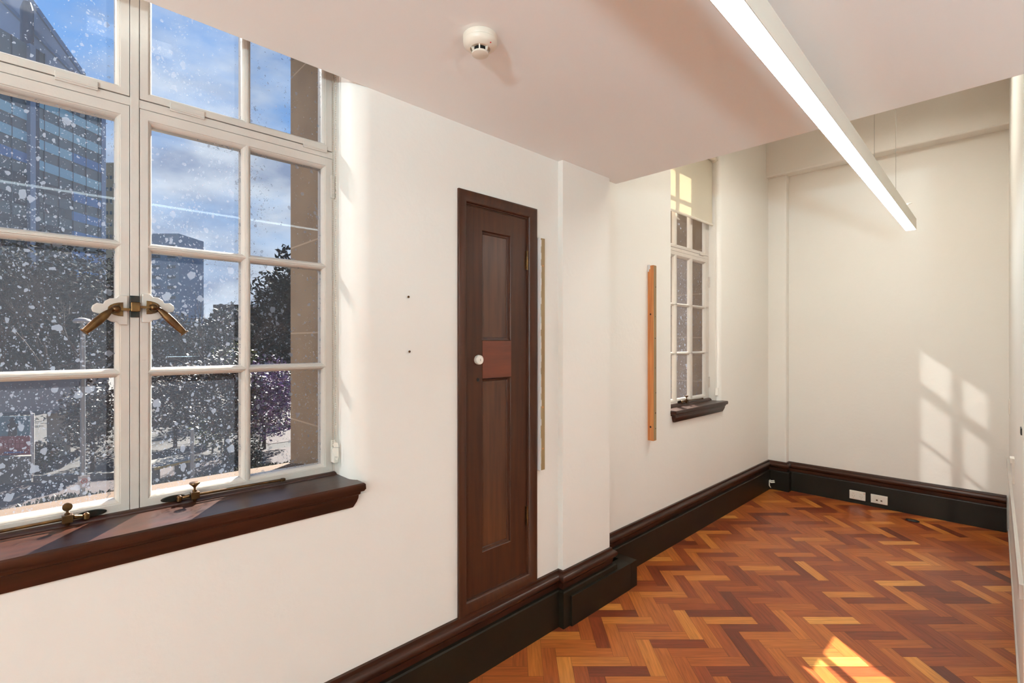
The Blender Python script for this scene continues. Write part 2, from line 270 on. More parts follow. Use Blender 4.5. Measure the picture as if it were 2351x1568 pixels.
# ------------------------------------------------------------------ helpers
def wpos(o):
    p = Vector((0, 0, 0))
    while o is not None: p += Vector(o.location); o = o.parent
    return p
class MB:
    def __init__(s): s.v = []; s.f = []
    def add(s, vs, fs):
        n = len(s.v); s.v += [tuple(v) for v in vs]; s.f += [tuple(i+n for i in f) for f in fs]; return s
    def box(s, a, b):
        x0, y0, z0 = a; x1, y1, z1 = b
        return s.add([(x0,y0,z0),(x1,y0,z0),(x1,y1,z0),(x0,y1,z0),(x0,y0,z1),(x1,y0,z1),(x1,y1,z1),(x0,y1,z1)],
                     [(3,2,1,0),(4,5,6,7),(0,1,5,4),(1,2,6,5),(2,3,7,6),(3,0,4,7)])
    def ring(s, rings, cap=True):
        n = len(rings[0]); vs = [p for r in rings for p in r]; fs = []
        for i in range(len(rings)-1):
            for j in range(n):
                k = (j+1) % n
                fs.append((i*n+j, i*n+k, (i+1)*n+k, (i+1)*n+j))
        if cap: fs.append(tuple(range(n-1, -1, -1))); fs.append(tuple((len(rings)-1)*n+j for j in range(n)))
        return s.add(vs, fs)
    def tube(s, pts, r, n=8, cap=True):
        pts = [Vector(p) for p in pts]; rs = r if isinstance(r, (list, tuple)) else [r]*len(pts); rings = []
        for i, p in enumerate(pts):
            d = (pts[min(i+1, len(pts)-1)]-pts[max(i-1, 0)]).normalized()
            up = Vector((0, 0, 1)) if abs(d.z) < 0.9 else Vector((1, 0, 0))
            a = d.cross(up).normalized(); b = a.cross(d)
            rings.append([p+(a*math.cos(2*PI*j/n)+b*math.sin(2*PI*j/n))*rs[i] for j in range(n)])
        return s.ring(rings, cap)
    def lathe(s, c, axis, prof, n=24, cap=True):
        c = Vector(c); d = Vector(axis).normalized(); up = Vector((0, 0, 1)) if abs(d.z) < 0.9 else Vector((1, 0, 0))
        a = d.cross(up).normalized(); b = a.cross(d)
        return s.ring([[c+d*h+(a*math.cos(2*PI*j/n)+b*math.sin(2*PI*j/n))*max(r, 1e-5) for j in range(n)] for r, h in prof], cap)
    def prism(s, poly, off):
        off = Vector(off); return s.ring([[Vector(p) for p in poly], [Vector(p)+off for p in poly]])
    def sweep(s, prof, path, cap=True):
        # prof: (outward, z); path: list of (x, y, ox, oy) with the outward direction (mitred) at every node
        return s.ring([[(x+ox*d, y+oy*d, z) for d, z in prof] for x, y, ox, oy in path], cap)
    def build(s, name, m, parent=None, smooth=False, bevel=0.0, seg=2):
        me = bpy.data.meshes.new(name)
        xs = [v[0] for v in s.v]; ys = [v[1] for v in s.v]; zs = [v[2] for v in s.v]
        if parent is None: c = Vector(((min(xs)+max(xs))/2, (min(ys)+max(ys))/2, min(zs))); loc = c
        else: c = wpos(parent); loc = Vector((0, 0, 0))
        me.from_pydata([tuple(Vector(v)-c) for v in s.v], [], s.f); me.update()
        import bmesh
        bm = bmesh.new(); bm.from_mesh(me); bmesh.ops.recalc_face_normals(bm, faces=bm.faces); bm.to_mesh(me); bm.free()
        o = bpy.data.objects.new(name, me); sc.collection.objects.link(o); o.location = loc
        if parent is not None: o.parent = parent
        if m is not None: me.materials.append(m if not isinstance(m, str) else M[m])
        if smooth:
            for p in me.polygons: p.use_smooth = True
            try: me.set_sharp_from_angle(angle=math.radians(38))
            except Exception: pass
        if bevel > 0:
            bv = o.modifiers.new('bevel', 'BEVEL'); bv.width = bevel; bv.segments = seg; bv.limit_method = 'ANGLE'; bv.angle_limit = math.radians(40)
        return o
def text_mesh(name, body, size, extrude, mt, parent, loc, rot):
    fc = bpy.data.curves.new(name+'_curve', 'FONT'); fc.body = body; fc.size = size; fc.extrude = extrude; fc.align_x = 'CENTER'; fc.align_y = 'CENTER'
    tmp = bpy.data.objects.new(name+'_curve', fc); sc.collection.objects.link(tmp)
    dg = bpy.context.evaluated_depsgraph_get(); me = bpy.data.meshes.new_from_object(tmp.evaluated_get(dg))
    bpy.data.objects.remove(tmp); o = bpy.data.objects.new(name, me); sc.collection.objects.link(o); me.materials.clear(); me.materials.append(M[mt])
    o.parent = parent; o.location = loc; o.rotation_euler = rot
    return o
def tag(o, label, cat, group=None):
    o['label'] = label; o['category'] = cat
    if group: o['group'] = group
    return o
def stt(o, label=None, cat=None):
    o['kind'] = 'structure'
    if label: o['label'] = label
    if cat: o['category'] = cat
    return o
def empty(name, loc):
    o = bpy.data.objects.new(name, None); o.empty_display_size = 0.1; sc.collection.objects.link(o); o.location = loc; return o
SN, CS = math.sin(YAW), math.cos(YAW)
def at(px, py, t):
    """world point seen at a photo pixel at distance t along the view axis"""
    u = (px-1175.5)/FPX; v = (785-py)/FPX
    return Vector((CAMX+t*(-SN+u*CS), t*(CS+u*SN), CAMH+t*v))

# ------------------------------------------------------------------ room shell
HI = 3.3; CZ = 2.28; CY = 2.375
# window openings in the left wall
W1 = dict(y0=-0.377, y1=0.804, zb=0.86, zt=2.98)
FAR = -0.085
# interior skin of the left wall, built as plan outlines extruded between heights
wl_ = MB()
def arc(cx, cy, r, a0, a1, n=7): return [(cx+r*math.cos(a0+(a1-a0)*i/n), cy+r*math.sin(a0+(a1-a0)*i/n)) for i in range(n+1)]
def plan(pts, z0, z1): wl_.prism([(x, y, z0) for x, y in pts], (0, 0, z1-z0))
BK = -0.22
R = 0.06
# piece before window 1, with bullnosed edge
plan([(BK, -5.0), (0, -5.0)] + [(0, W1['y0']-R)] + arc(-R, W1['y0']-R, R, 0, PI/2)[1:] + [(BK, W1['y0'])], 0, HI)
# piece between window 1 and the door recess / pier / far wall up to window 2
W2 = dict(y0=3.163, y1=3.965, zb=0.875, zt=2.98)
plan([(BK, W1['y1'])] + arc(-R, W1['y1']+R, R, -PI/2, 0) + [(0, 1.262), (BK, 1.262)], 0, HI)
plan([(BK, 1.696), (0, 1.696), (0, 1.875), (0.03, 1.875), (0.03, 2.27), (FAR, 2.27), (FAR, W2['y0']), (BK+0.03, W2['y0']-0.05), (BK, W2['y0']-0.05)], 0, HI)
plan([(BK, 1.262), (0, 1.262), (0, 1.696), (BK, 1.696)], 0, 0.285)
plan([(BK, 1.262), (0, 1.262), (0, 1.696), (BK, 1.696)], 1.985, HI)
plan([(BK, 1.262), (-0.10, 1.262), (-0.10, 1.696), (BK, 1.696)], 0.285, 1.985)
R2 = 0.035
plan([(BK, W2['y1'])] + arc(FAR-R2, W2['y1']+R2, R2, -PI/2, 0) + [(FAR, 5.3), (BK, 5.3)], 0, HI)
# below and above the windows
plan([(BK, W1['y0']), (-R*0.0, W1['y0']-R), (0, W1['y1']+R), (BK, W1['y1'])], 0, W1['zb'])
plan([(BK, W1['y0']), (-R*0.0, W1['y0']-R), (0, W1['y1']+R), (BK, W1['y1'])], W1['zt'], HI)
plan([(BK, W2['y0']-0.05), (FAR, W2['y0']), (FAR, W2['y1']+R2), (BK, W2['y1'])], 0, W2['zb'])
plan([(BK, W2['y0']-0.05), (FAR, W2['y0']), (FAR, W2['y1']+R2), (BK, W2['y1'])], W2['zt'], HI)
stt(wl_.build('wall_left', 'plaster', smooth=True))
# exterior sandstone leaf with the deep outer reveals
wx = MB(); XO = -0.56
EX = [(-14, W1['y0']-0.012), (W1['y1']-0.012, W2['y0']-0.04), (W2['y1']-0.012, 16)]
for a, c in EX: wx.box((XO, a, -4.2), (BK, c, 6.0))
for w in (W1, W2):
    a, c = w['y0']-0.04, w['y1']
    wx.box((XO, a, -4.2), (BK, c, 0.80)); wx.box((XO, a, 2.99), (BK, c, 6.0))
stt(wx.build('wall_outer_left', 'ashlar'))
def ledge(w, name):
    m_ = MB(); m_.prism([(BK+0.01, w['y0']-0.02, 0.926), (-0.60, w['y0']-0.02, 0.868), (-0.60, w['y0']-0.02, 0.80), (BK+0.01, w['y0']-0.02, 0.80)], (0, w['y1']-w['y0']+0.008, 0))
    return stt(m_.build(name, 'ledge'))
ledge(W1, 'trim_1'); ledge(W2, 'trim_2')

BY = 5.12
def xr(y): return 1.535+(5.12-y)*0.0262
wb_ = MB()
wb_.box((-0.3, BY, 0), (1.75, BY+0.2, HI))
wb_.box((FAR-0.02, 5.045, 0), (0.072, BY+0.01, HI))       # shallow column in the corner
wb_.box((FAR-0.02, 4.99, 2.94), (1.70, BY+0.01, HI))      # beam
stt(wb_.build('wall_back', 'plaster', bevel=0.012))
wr = MB()
wr.ring([[(xr(5.14), 5.14, 0), (xr(5.14)+0.12, 5.14, 0), (xr(5.14)+0.12, 5.14, HI), (xr(5.14), 5.14, HI)],
         [(xr(2.45), 2.45, 0), (xr(2.45)+0.12, 2.45, 0), (xr(2.45)+0.12, 2.45, HI), (xr(2.45), 2.45, HI)]])
wr.box((1.72, 2.45, 0), (3.3, 2.57, HI)); wr.box((3.2, -5.0, 0), (3.3, 2.57, HI))
stt(wr.build('wall_right', 'plaster'))
stt(MB().box((-0.22, -5.1, 0), (3.3, -5.0, HI)).build('wall_front', 'plaster'))
stt(MB().box((0.0, -5.0, CZ), (3.3, CY, CZ+0.09)).build('ceiling', 'ceiling'))
stt(MB().box((-0.57, -5.1, HI), (3.35, 5.4, HI+0.1)).build('ceiling_upper', 'ceiling'))
# ledge rail along the right-hand partition
rl = MB()
def rbox(m_, y0, y1, z0, z1, d0, d1):
    m_.ring([[(xr(y)-d0, y, z0), (xr(y)-d1, y, z0), (xr(y)-d1, y, z1), (xr(y)-d0, y, z1)] for y in (y0, y1)])
rbox(rl, 2.47, 5.11, 0.49, 0.545, -0.01, 0.012)
stt(rl.build('trim_3', 'trimwhite', bevel=0.003))
rl = MB(); rbox(rl, 2.47, 5.11, 0.0, 0.03, -0.01, 0.006); stt(rl.build('baseboard_right', 'trimwhite'))

# ---- floor: herringbone blocks laid at 45 degrees
L_, W_ = 0.254, 0.0635
p0, q0 = 1.528, 2.437
fv, ff, tones, uvs = [], [], [], []
rnd = random.Random(11)
def blk(pa, pb, qa, qb, alongp):
    c = [(pa, qa), (pb, qa), (pb, qb), (pa, qb)]
    wc_ = [(CAMX + p*CS - q*SN, p*SN + q*CS) for p, q in c]
    cx = sum(w[0] for w in wc_)/4; cy = sum(w[1] for w in wc_)/4
    if cx < -0.26 or cx > 3.35 or cy < -5.1 or cy > 5.25: return
    g = 0.0005; c = [(pa+g, qa+g), (pb-g, qa+g), (pb-g, qb-g), (pa+g, qb-g)]
    n = len(fv)
    for p, q in c: fv.append((CAMX + p*CS - q*SN, p*SN + q*CS, 0.0))
    ff.append((n, n+1, n+2, n+3))
    t = rnd.random(); t = 0.5+(t-0.5)*0.85 if rnd.random() < 0.8 else rnd.random()
    tones.append(t)
    ox, oy = rnd.random()*20, rnd.random()*20
    for p, q in c:
        a_, b_ = (p-pa, q-qa) if alongp else (q-qa, p-pa)
        uvs.append((a_+ox, b_+oy))
for k_ in range(-200, 200):
    for s_ in range(-30, 30):
        px_ = p0 + k_*W_ + s_*2*L_; qt = q0 - k_*W_
        if abs(px_-p0) > 12 or abs(qt-q0) > 12: continue
        blk(px_, px_+L_, qt-W_, qt, True)
        # companion block runs away from the viewer's side of this one
        blk(px_, px_+W_, qt-W_-L_, qt-W_, False)
me = bpy.data.meshes.new('floor'); me.from_pydata(fv, [], ff); me.update()
ul = me.uv_layers.new(name='UVMap')
for i, u_ in enumerate(uvs): ul.data[i].uv = u_
ta = me.attributes.new('tone', 'FLOAT', 'FACE')
for i, t in enumerate(tones): ta.data[i].value = t
fl = bpy.data.objects.new('floor', me); sc.collection.objects.link(fl); me.materials.append(M['parquet']); stt(fl)
stt(MB().box((-0.22, -5.0, -0.12), (3.25, 5.14, -0.0012)).build('floor_substrate', 'joint'))

# ---- baseboards: stained cap moulding over a black board
CAP = [(0, 0.176), (0.010, 0.176), (0.012, 0.19), (0.014, 0.205), (0.022, 0.212), (0.030, 0.222), (0.033, 0.232), (0.030, 0.242), (0.022, 0.249), (0.012, 0.252), (0.010, 0.264), (0, 0.266)]
BRD = [(0, 0), (0.030, 0), (0.030, 0.172), (0.026, 0.178), (0, 0.178)]
def baseboard(name, path, horiz):
    b_ = stt(MB().sweep(BRD, path).build(name, 'blackbase'))
    MB().sweep(CAP, path).build('cap_moulding', horiz, b_, smooth=True)
    return b_
baseboard('baseboard_left', [(0, -5.0, 1, 0), (0, 1.875, 1, -1), (0.03, 1.875, 1, -1), (0.03, 2.27, 1, 1), (FAR, 2.27, 1, 1), (FAR, 5.045, 1, -1)], 'wood_h')
baseboard('baseboard_back', [(FAR, 5.045, 1, -1), (0.072, 5.045, 1, -1), (0.072, BY, 1, -1), (xr(BY)-0.012, BY, 0, -1)], 'wood_x')

# ------------------------------------------------------------------ windows
def grid_faces(mb, x, ys, zs, hole):
    for i in range(len(ys)-1):
        for j in range(len(zs)-1):
            if hole(i, j): continue
            mb.add([(x, ys[i], zs[j]), (x, ys[i+1], zs[j]), (x, ys[i+1], zs[j+1]), (x, ys[i], zs[j+1])], [(0, 1, 2, 3)])
def sash(mb, y0, y1, z0, z1, cols, rows, xf, depth=0.040, bev=0.011):
    """a moulded glazing frame: cols/rows are the glass openings"""
    def fr(x, e):
        ys = [y0]+[c for a, b in cols for c in (a-e, b+e)]+[y1]
        zs = [z0]+[c for a, b in rows for c in (a-e, b+e)]+[z1]
        grid_faces(mb, x, ys, zs, lambda i, j: i % 2 == 1 and j % 2 == 1)
    fr(xf, bev); fr(xf-depth, 0)
    prof = [(bev, 0), (bev*0.85, -0.0035), (bev*0.7, -0.0035), (bev*0.35, -0.008), (0.0, -0.018), (0, -depth)]
    for ya, yb in cols:
        for za, zb in rows:
            mb.ring([[(xf+dx, ya-e, za-e), (xf+dx, yb+e, za-e), (xf+dx, yb+e, zb+e), (xf+dx, ya-e, zb+e)] for e, dx in prof], cap=False)
    mb.ring([[(x, y0, z0), (x, y1, z0), (x, y1, z1), (x, y0, z1)] for x in (xf, xf-depth)], cap=False)
def pane(cols, rows, x, parent, m_='glass'):
    g = MB()
    for ya, yb in cols:
        for za, zb in rows:
            g.add([(x, ya-0.004, za-0.004), (x, yb+0.004, za-0.004), (x, yb+0.004, zb+0.004), (x, ya-0.004, zb+0.004)], [(0, 1, 2, 3)])
    return g.build('glass_pane', m_, parent)
def hinge_block(parent, y0, y1, z0, z1, xf, m_='trimwhite'):
    h_ = MB(); h_.box((xf-0.002, y0, z0), (xf+0.005, y1, z1)); h_.tube([(xf+0.004, y0, z0+0.3*(z1-z0)), (xf+0.004, y1, z0+0.3*(z1-z0))], 0.004, 8)
    return h_.build('hinge', m_, parent, bevel=0.0015)
def sill(name, y0, y1, xb, xw, zt, parent, m_='wood_h', dz=0.0, proj=0.035):
    lv = [(0.000, proj-0.004), (-0.004, proj), (-0.020, proj+0.001), (-0.028, proj-0.004), (-0.030, proj-0.012), (-0.038, proj-0.013), (-0.041, proj-0.017), (-0.052, proj-0.018), (-0.065, proj-0.022), (-0.078, proj-0.028), (-0.084, proj-0.031)]
    s_ = MB(); rings = []
    for d, o in lv[::-1]:
        e = o-proj
        rings.append([(xb, y0-e*1.0, zt+d), (xw+o, y0-e, zt+d), (xw+o, y1+e, zt+d), (xb, y1+e, zt+d)])
    s_.ring(rings)
    return s_.build(name, m_, parent, smooth=True)
def casement_stay(parent, yfoot, yblk, yend, z, xf, flip=1):
    """brass peg stay lying along the bottom rail"""
    st = MB()
    st.tube([(xf+0.022, yblk-0.005*flip, z), (xf+0.020, yend, z-0.004)], 0.0042, 8)
    st.lathe((xf+0.020, yend, z-0.004), (0, 0, 1), [(0.006, -0.006), (0.009, -0.004), (0.009, 0.003), (0.006, 0.005)], 14)
    s0 = st.build('casement_stay', 'brass', parent, smooth=True)
    b_ = MB(); b_.box((xf+0.012, yblk-0.011, z-0.010), (xf+0.034, yblk+0.011, z+0.010))
    b_.tube([(xf+0.022, yblk, z-0.019), (xf+0.022, yblk, z-0.010)], [0.005, 0.007], 10)
    b_.tube([(xf+0.022, yblk-0.012*flip, z), (xf+0.018, yfoot+0.008*flip, z-0.003)], [0.0065, 0.0045], 8)
    b_.lathe((xf+0.016, yfoot, z-0.004), (0, 0, 1), [(0.004, -0.010), (0.007, -0.008), (0.007, 0.005), (0.003, 0.009)], 12)
    b_.build('stay_block', 'brass', s0, smooth=True, bevel=0.001)
    k_ = MB(); k_.lathe((xf+0.022, yblk, z+0.010), (0, 0, 1), [(0.006, 0), (0.006, 0.005), (0.003, 0.008), (0.003, 0.013)], 12)
    if flip > 0: k_.lathe((xf+0.022, yblk, z+0.022), (0, 0, 1), [(0.003, 0), (0.006, 0.004), (0.0145, 0.012), (0.014, 0.016), (0.008, 0.0175)], 18)
    else: k_.lathe((xf+0.016, yblk, z+0.030), (1, 0, 0), [(0.005, 0.002), (0.0105, 0.003), (0.0105, 0.008), (0.005, 0.009)], 18)
    k_.build('thumb_screw', 'brass', s0, smooth=True)
    pl = MB(); pl.ring([[(xf+dx, yfoot-0.012*flip+ry*math.cos(2*PI*j/20)*0.032, z-0.004+0.009*math.sin(2*PI*j/20)*ry) for j in range(20)] for dx, ry in ((-0.001, 1), (0.003, 1), (0.004, 0.85))])
    pl.build('stay_plate', 'verdigris', s0)
    return s0
def casement_latch(parent):
    """double lever fastener with brass handles on shaped white backing blocks"""
    xf = -0.158
    zc = 1.482
    for (yc, sg, dz) in ((0.187, -1, -0.004), (0.240, 1, 0.004)):
        z0 = zc+dz
        # shaped wooden backing block: lobed outline, overhanging the glass
        prof = [(0.012, 0.046), (-0.010, 0.046), (-0.018, 0.036), (-0.034, 0.034), (-0.046, 0.026), (-0.050, 0.016), (-0.066, 0.018), (-0.076, 0.010), (-0.079, 0.0), (-0.076, -0.010), (-0.062, -0.015), (-0.050, -0.018), (-0.045, -0.030), (-0.030, -0.040), (-0.016, -0.042), (-0.010, -0.050), (0.012, -0.050)]
        bk = MB(); bk.prism([(xf-0.006, yc-sg*a*0.86, z0+b*0.86) for a, b in prof], (0.010, 0, 0))
        bk.build('backing_block', 'trimwhite', parent, bevel=0.002)
        x1 = xf+0.004
        pl = MB(); pts = [(x1, yc+sg*0.0, z0+0.0195), (x1, yc+sg*0.0, z0-0.0195)]
        pts += [(x1, yc+sg*(0.034*math.sin(PI*i/10)), z0-0.0195*math.cos(PI*i/10)) for i in range(1, 10)]
        pl.prism(pts, (0.003, 0, 0))
        for zz in (0.012, -0.012): pl.lathe((x1+0.003, yc+sg*0.010, z0+zz), (1, 0, 0), [(0.003, 0), (0.003, 0.0015), (0.001, 0.0015)], 10)
        p_ = pl.build('latch_plate', 'brass', parent, bevel=0.0008)
        hb = MB(); hb.lathe((x1+0.003, yc+sg*0.016, z0), (1, 0, 0), [(0.011, 0), (0.0105, 0.008), (0.008, 0.014), (0.003, 0.017)], 18)
        # tongue that reaches the keep
        hb.box((x1+0.007, min(yc+sg*0.012, 0.2135+sg*0.004), z0-0.0035), (x1+0.012, max(yc+sg*0.012, 0.2135+sg*0.004), z0+0.0035))
        hb.build('latch_boss', 'brass', p_, smooth=True)
        h_ = MB(); a = Vector((x1+0.014, yc+sg*0.024, z0)); b2 = Vector((x1+0.030, yc+sg*(0.085 if sg < 0 else 0.088), z0-0.066 if sg < 0 else z0-0.074))
        d = b2-a; pr = [(0.005, 0), (0.007, 0.12), (0.0105, 0.3), (0.0112, 0.55), (0.0092, 0.85), (0.0080, 0.96), (0.0115, 0.975), (0.0115, 1.0), (0.005, 1.01)]
        n_ = 14; dn = d.normalized(); s1 = dn.cross(Vector((1, 0, 0))).normalized(); s2 = s1.cross(dn)
        h_.ring([[a+d*t+(s1*math.cos(2*PI*j/n_)*r_+s2*math.sin(2*PI*j/n_)*r_*0.6) for j in range(n_)] for r_, t in pr])
        h_.tube([(x1+0.012, yc+sg*0.016, z0), a+d*0.06], 0.005, 8)
        h_.build('latch_handle', 'brass', parent, smooth=True)
    kp = MB(); kp.box((xf-0.001, 0.202, 1.457), (xf+0.006, 0.2245, 1.518))
    kp = kp.build('latch_keep', 'verdigris', parent, bevel=0.001)
    br = MB(); br.box((xf+0.005, 0.2025, 1.472), (xf+0.022, 0.2240, 1.499)); br.build('keep_bridge', 'brass', kp, bevel=0.002)

XF = -0.16
w1 = empty('window_1', (XF, 0.2135, 0.90)); stt(w1, 'large white painted casement window with splashed panes and brass fastener', 'window')
f_ = MB()
yL, yR = W1['y0'], W1['y1']; mid = 0.2135
f_.box((BK, yL, 0.875), (XF-0.002, yL+0.0095, 2.98)); f_.box((BK, yR-0.0095, 0.875), (XF-0.002, yR, 2.98))
f_.box((BK, mid-0.0105, 0.90), (XF+0.001, mid+0.0105, 2.98))
f_.box((BK, yL, 2.0565), (XF-0.001, yR, 2.0805)); f_.box((BK, yL, 2.89), (XF-0.002, yR, 2.98)); f_.box((BK, yL, 0.875), (XF-0.004, yR, 0.909))
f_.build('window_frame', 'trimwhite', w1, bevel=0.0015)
st_ = MB(); st_.box((BK, yL+0.009, 0.875), (-0.200, yR-0.009, 0.925)); st_.build('outer_threshold', 'black', w1)
lowrows = [(0.944, 1.287), (1.311, 1.649), (1.674, 2.016)]
uprows = [(2.112, 2.450), (2.476, 2.85)]
rc = [(0.2555, 0.494), (0.5225, 0.759)]; lc = [(2*mid-b, 2*mid-a) for a, b in rc[::-1]]
for cols, ya, yb in ((lc, yL+0.011, mid-0.012), (rc, mid+0.012, yR-0.011)):
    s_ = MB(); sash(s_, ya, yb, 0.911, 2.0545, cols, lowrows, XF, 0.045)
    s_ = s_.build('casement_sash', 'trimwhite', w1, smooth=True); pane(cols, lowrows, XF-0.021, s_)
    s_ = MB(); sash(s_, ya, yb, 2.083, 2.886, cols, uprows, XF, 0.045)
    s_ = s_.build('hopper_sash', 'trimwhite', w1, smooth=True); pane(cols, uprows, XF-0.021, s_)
for a, b in ((0.046, 0.133), (0.297, 0.386), (0.688, 0.772), (-0.345, -0.261)): hinge_block(w1, a, b, 2.072, 2.096, XF)
hv = MB(); hv.box((XF-0.003, 0.785, 1.912), (XF+0.006, 0.801, 1.995)); hv.build('hinge', 'trimwhite', w1, bevel=0.002)
hv = MB(); hv.box((XF-0.003, 0.787, 0.950), (XF+0.006, 0.801, 1.022)); hv.build('hinge', 'trimwhite', w1, bevel=0.002)
casement_latch(w1)
casement_stay(w1, 0.318, 0.356, 0.612, 0.926, XF, 1)
casement_stay(w1, 0.108, 0.070, -0.20, 0.926, XF, -1)
sill('window_sill', 2*mid-0.824, 0.824, -0.165, 0.0, 0.905, w1)
u_ = MB(); u_.ring([[(-0.162, y, 0.903), (-0.138, y, 0.903), (-0.141, y, 0.909), (-0.150, y, 0.9125), (-0.162, y, 0.913)] for y in (yL+0.003, yR-0.003)])
u_.build('sill_bead', 'wood_h', w1, smooth=True)

XF2 = -0.175
w2 = empty('window_2', (XF2, 3.56, 0.90)); stt(w2, 'narrow white casement window at the far end beneath a half-drawn blind', 'window')
f_ = MB(); y0, y1 = 3.10, 3.965
f_.box((BK, y0, 0.885), (XF2-0.002, y0+0.012, 2.98)); f_.box((BK, y1-0.014, 0.885), (XF2-0.002, y1, 2.98))
f_.box((BK, y0, 2.056), (XF2-0.001, y1, 2.081)); f_.box((BK, y0, 2.89), (XF2-0.002, y1, 2.98)); f_.box((BK, y0, 0.885), (XF2-0.004, y1, 0.928))
f_.build('window_frame', 'trimwhite', w2, bevel=0.0015)
lr2 = [(0.966, 1.289), (1.313, 1.652), (1.676, 2.014)]
c2 = [(3.175, 3.388), (3.437, 3.628), (3.686, 3.888)]
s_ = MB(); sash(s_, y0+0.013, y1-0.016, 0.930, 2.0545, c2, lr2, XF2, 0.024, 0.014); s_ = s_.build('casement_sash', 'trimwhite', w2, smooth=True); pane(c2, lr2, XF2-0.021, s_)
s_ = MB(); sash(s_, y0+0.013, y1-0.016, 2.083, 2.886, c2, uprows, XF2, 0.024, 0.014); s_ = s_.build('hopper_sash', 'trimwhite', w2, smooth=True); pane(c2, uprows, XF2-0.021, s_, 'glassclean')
hinge_block(w2, 3.79, 3.86, 2.072, 2.092, XF2)
for z in (1.83, 1.02): hv = MB(); hv.box((XF2-0.003, 3.945, z), (XF2+0.008, 3.964, z+0.085)); hv.build('hinge', 'trimwhite', w2, bevel=0.002)
casement_stay(w2, 3.475, 3.53, 3.80, 0.946, XF2, 1)
sill('window_sill', 3.160, 4.010, -0.18, FAR, 0.915, w2, proj=0.045)
u_ = MB(); u_.ring([[(-0.177, y, 0.913), (-0.150, y, 0.913), (-0.153, y, 0.925), (-0.162, y, 0.932), (-0.177, y, 0.934)] for y in (3.12, 3.958)])
u_.build('sill_bead', 'wood_h', w2, smooth=True)

# ------------------------------------------------------------------ cupboard door
d1 = empty('door_1', (0, 1.479, 0.262)); stt(d1, 'narrow dark mahogany cupboard door with two recessed panels', 'door')
def frame_ring(y0, y1, z0, z1, prof):
    mb = MB(); mb.ring([[(x, y0+e, z0+e), (x, y1-e, z0+e), (x, y1-e, z1-e), (x, y0+e, z1-e)] for e, x in prof], cap=False); return mb
frame_ring(1.246, 1.712, 0.262, 2.012, [(0, -0.004), (0, 0.010), (0.003, 0.013), (0.010, 0.015), (0.030, 0.012), (0.042, 0.006), (0.046, 0.001), (0.048, -0.008), (0.048, -0.040)]).build('architrave', 'wood', d1, smooth=True)
frame_ring(1.292, 1.666, 0.306, 1.966, [(0, -0.006), (0.005, -0.006), (0.005, -0.014), (0.009, -0.016), (0.009, -0.045)]).build('door_stop', 'wood', d1)
lf = MB(); ya, yb, za, zb = 1.303, 1.656, 0.316, 1.955
P1 = (1.389, 1.560, 1.393, 1.866); P2 = (1.389, 1.560, 0.485, 1.229)
xl = -0.012
ys = [ya, 1.389, 1.560, yb]; zs = [za, 0.485, 1.229, 1.393, 1.866, zb]
grid_faces(lf, xl, ys, zs, lambda i, j: i == 1 and j in (1, 3))
lf.ring([[(x, ya, za), (x, yb, za), (x, yb, zb), (x, ya, zb)] for x in (xl, -0.045)], cap=False)
leaf = lf.build('door_leaf', 'wood', d1)
for (a, b_, c, d) in (P1, P2):
    f2 = frame_ring(a, b_, c, d, [(0, xl), (0.002, xl-0.002), (0.004, xl-0.010), (0.012, xl-0.012), (0.014, xl-0.016)]); f2.build('panel_moulding', 'wood', leaf)
    p_ = MB(); p_.add([(xl-0.016, a+0.012, c+0.012), (xl-0.016, b_-0.012, c+0.012), (xl-0.016, b_-0.012, d-0.012), (xl-0.016, a+0.012, d-0.012)], [(0, 1, 2, 3)])
    p_.build('recessed_panel', 'panelwood', leaf)
p_ = MB(); p_.box((xl-0.001, 1.390, 1.231), (xl+0.0015, 1.561, 1.391)); o_ = p_.build('lock_rail', 'redwood', leaf); o_['label'] = 'redder timber rail between the two panels'
k_ = MB(); k_.lathe((xl, 1.363, 1.311), (1, 0, 0), [(0.019, 0), (0.021, 0.006), (0.020, 0.016), (0.017, 0.019), (0.0145, 0.0175), (0.012, 0.0175), (0.010, 0.019), (0.004, 0.019)], 28)
k_ = k_.build('door_lock', 'plastic', leaf, smooth=True); k_['label'] = 'round white cam lock'
q_ = MB(); q_.box((xl+0.0188, 1.362, 1.306), (xl+0.0200, 1.3645, 1.316)); q_.build('key_slot', 'chrome', k_)
q_ = MB(); q_.lathe((xl+0.0002, 1.366, 1.226), (1, 0, 0), [(0.0085, 0), (0.0085, 0.0008), (0.006, 0.0008), (0.0055, -0.004)], 18); q_.build('key_hole', 'black', leaf)
for z in (1.722, 0.535):
    h_ = MB(); h_.tube([(xl+0.006, 1.661, z), (xl+0.006, 1.661, z+0.088)], 0.0055, 10); h_.box((xl-0.002, 1.652, z+0.002), (xl+0.0025, 1.668, z+0.086))
    for q in (0.027, 0.058): h_.tube([(xl+0.006, 1.661, z+q), (xl+0.006, 1.661, z+q+0.003)], 0.0068, 10)
    h_.build('hinge', 'brass', leaf, smooth=True)

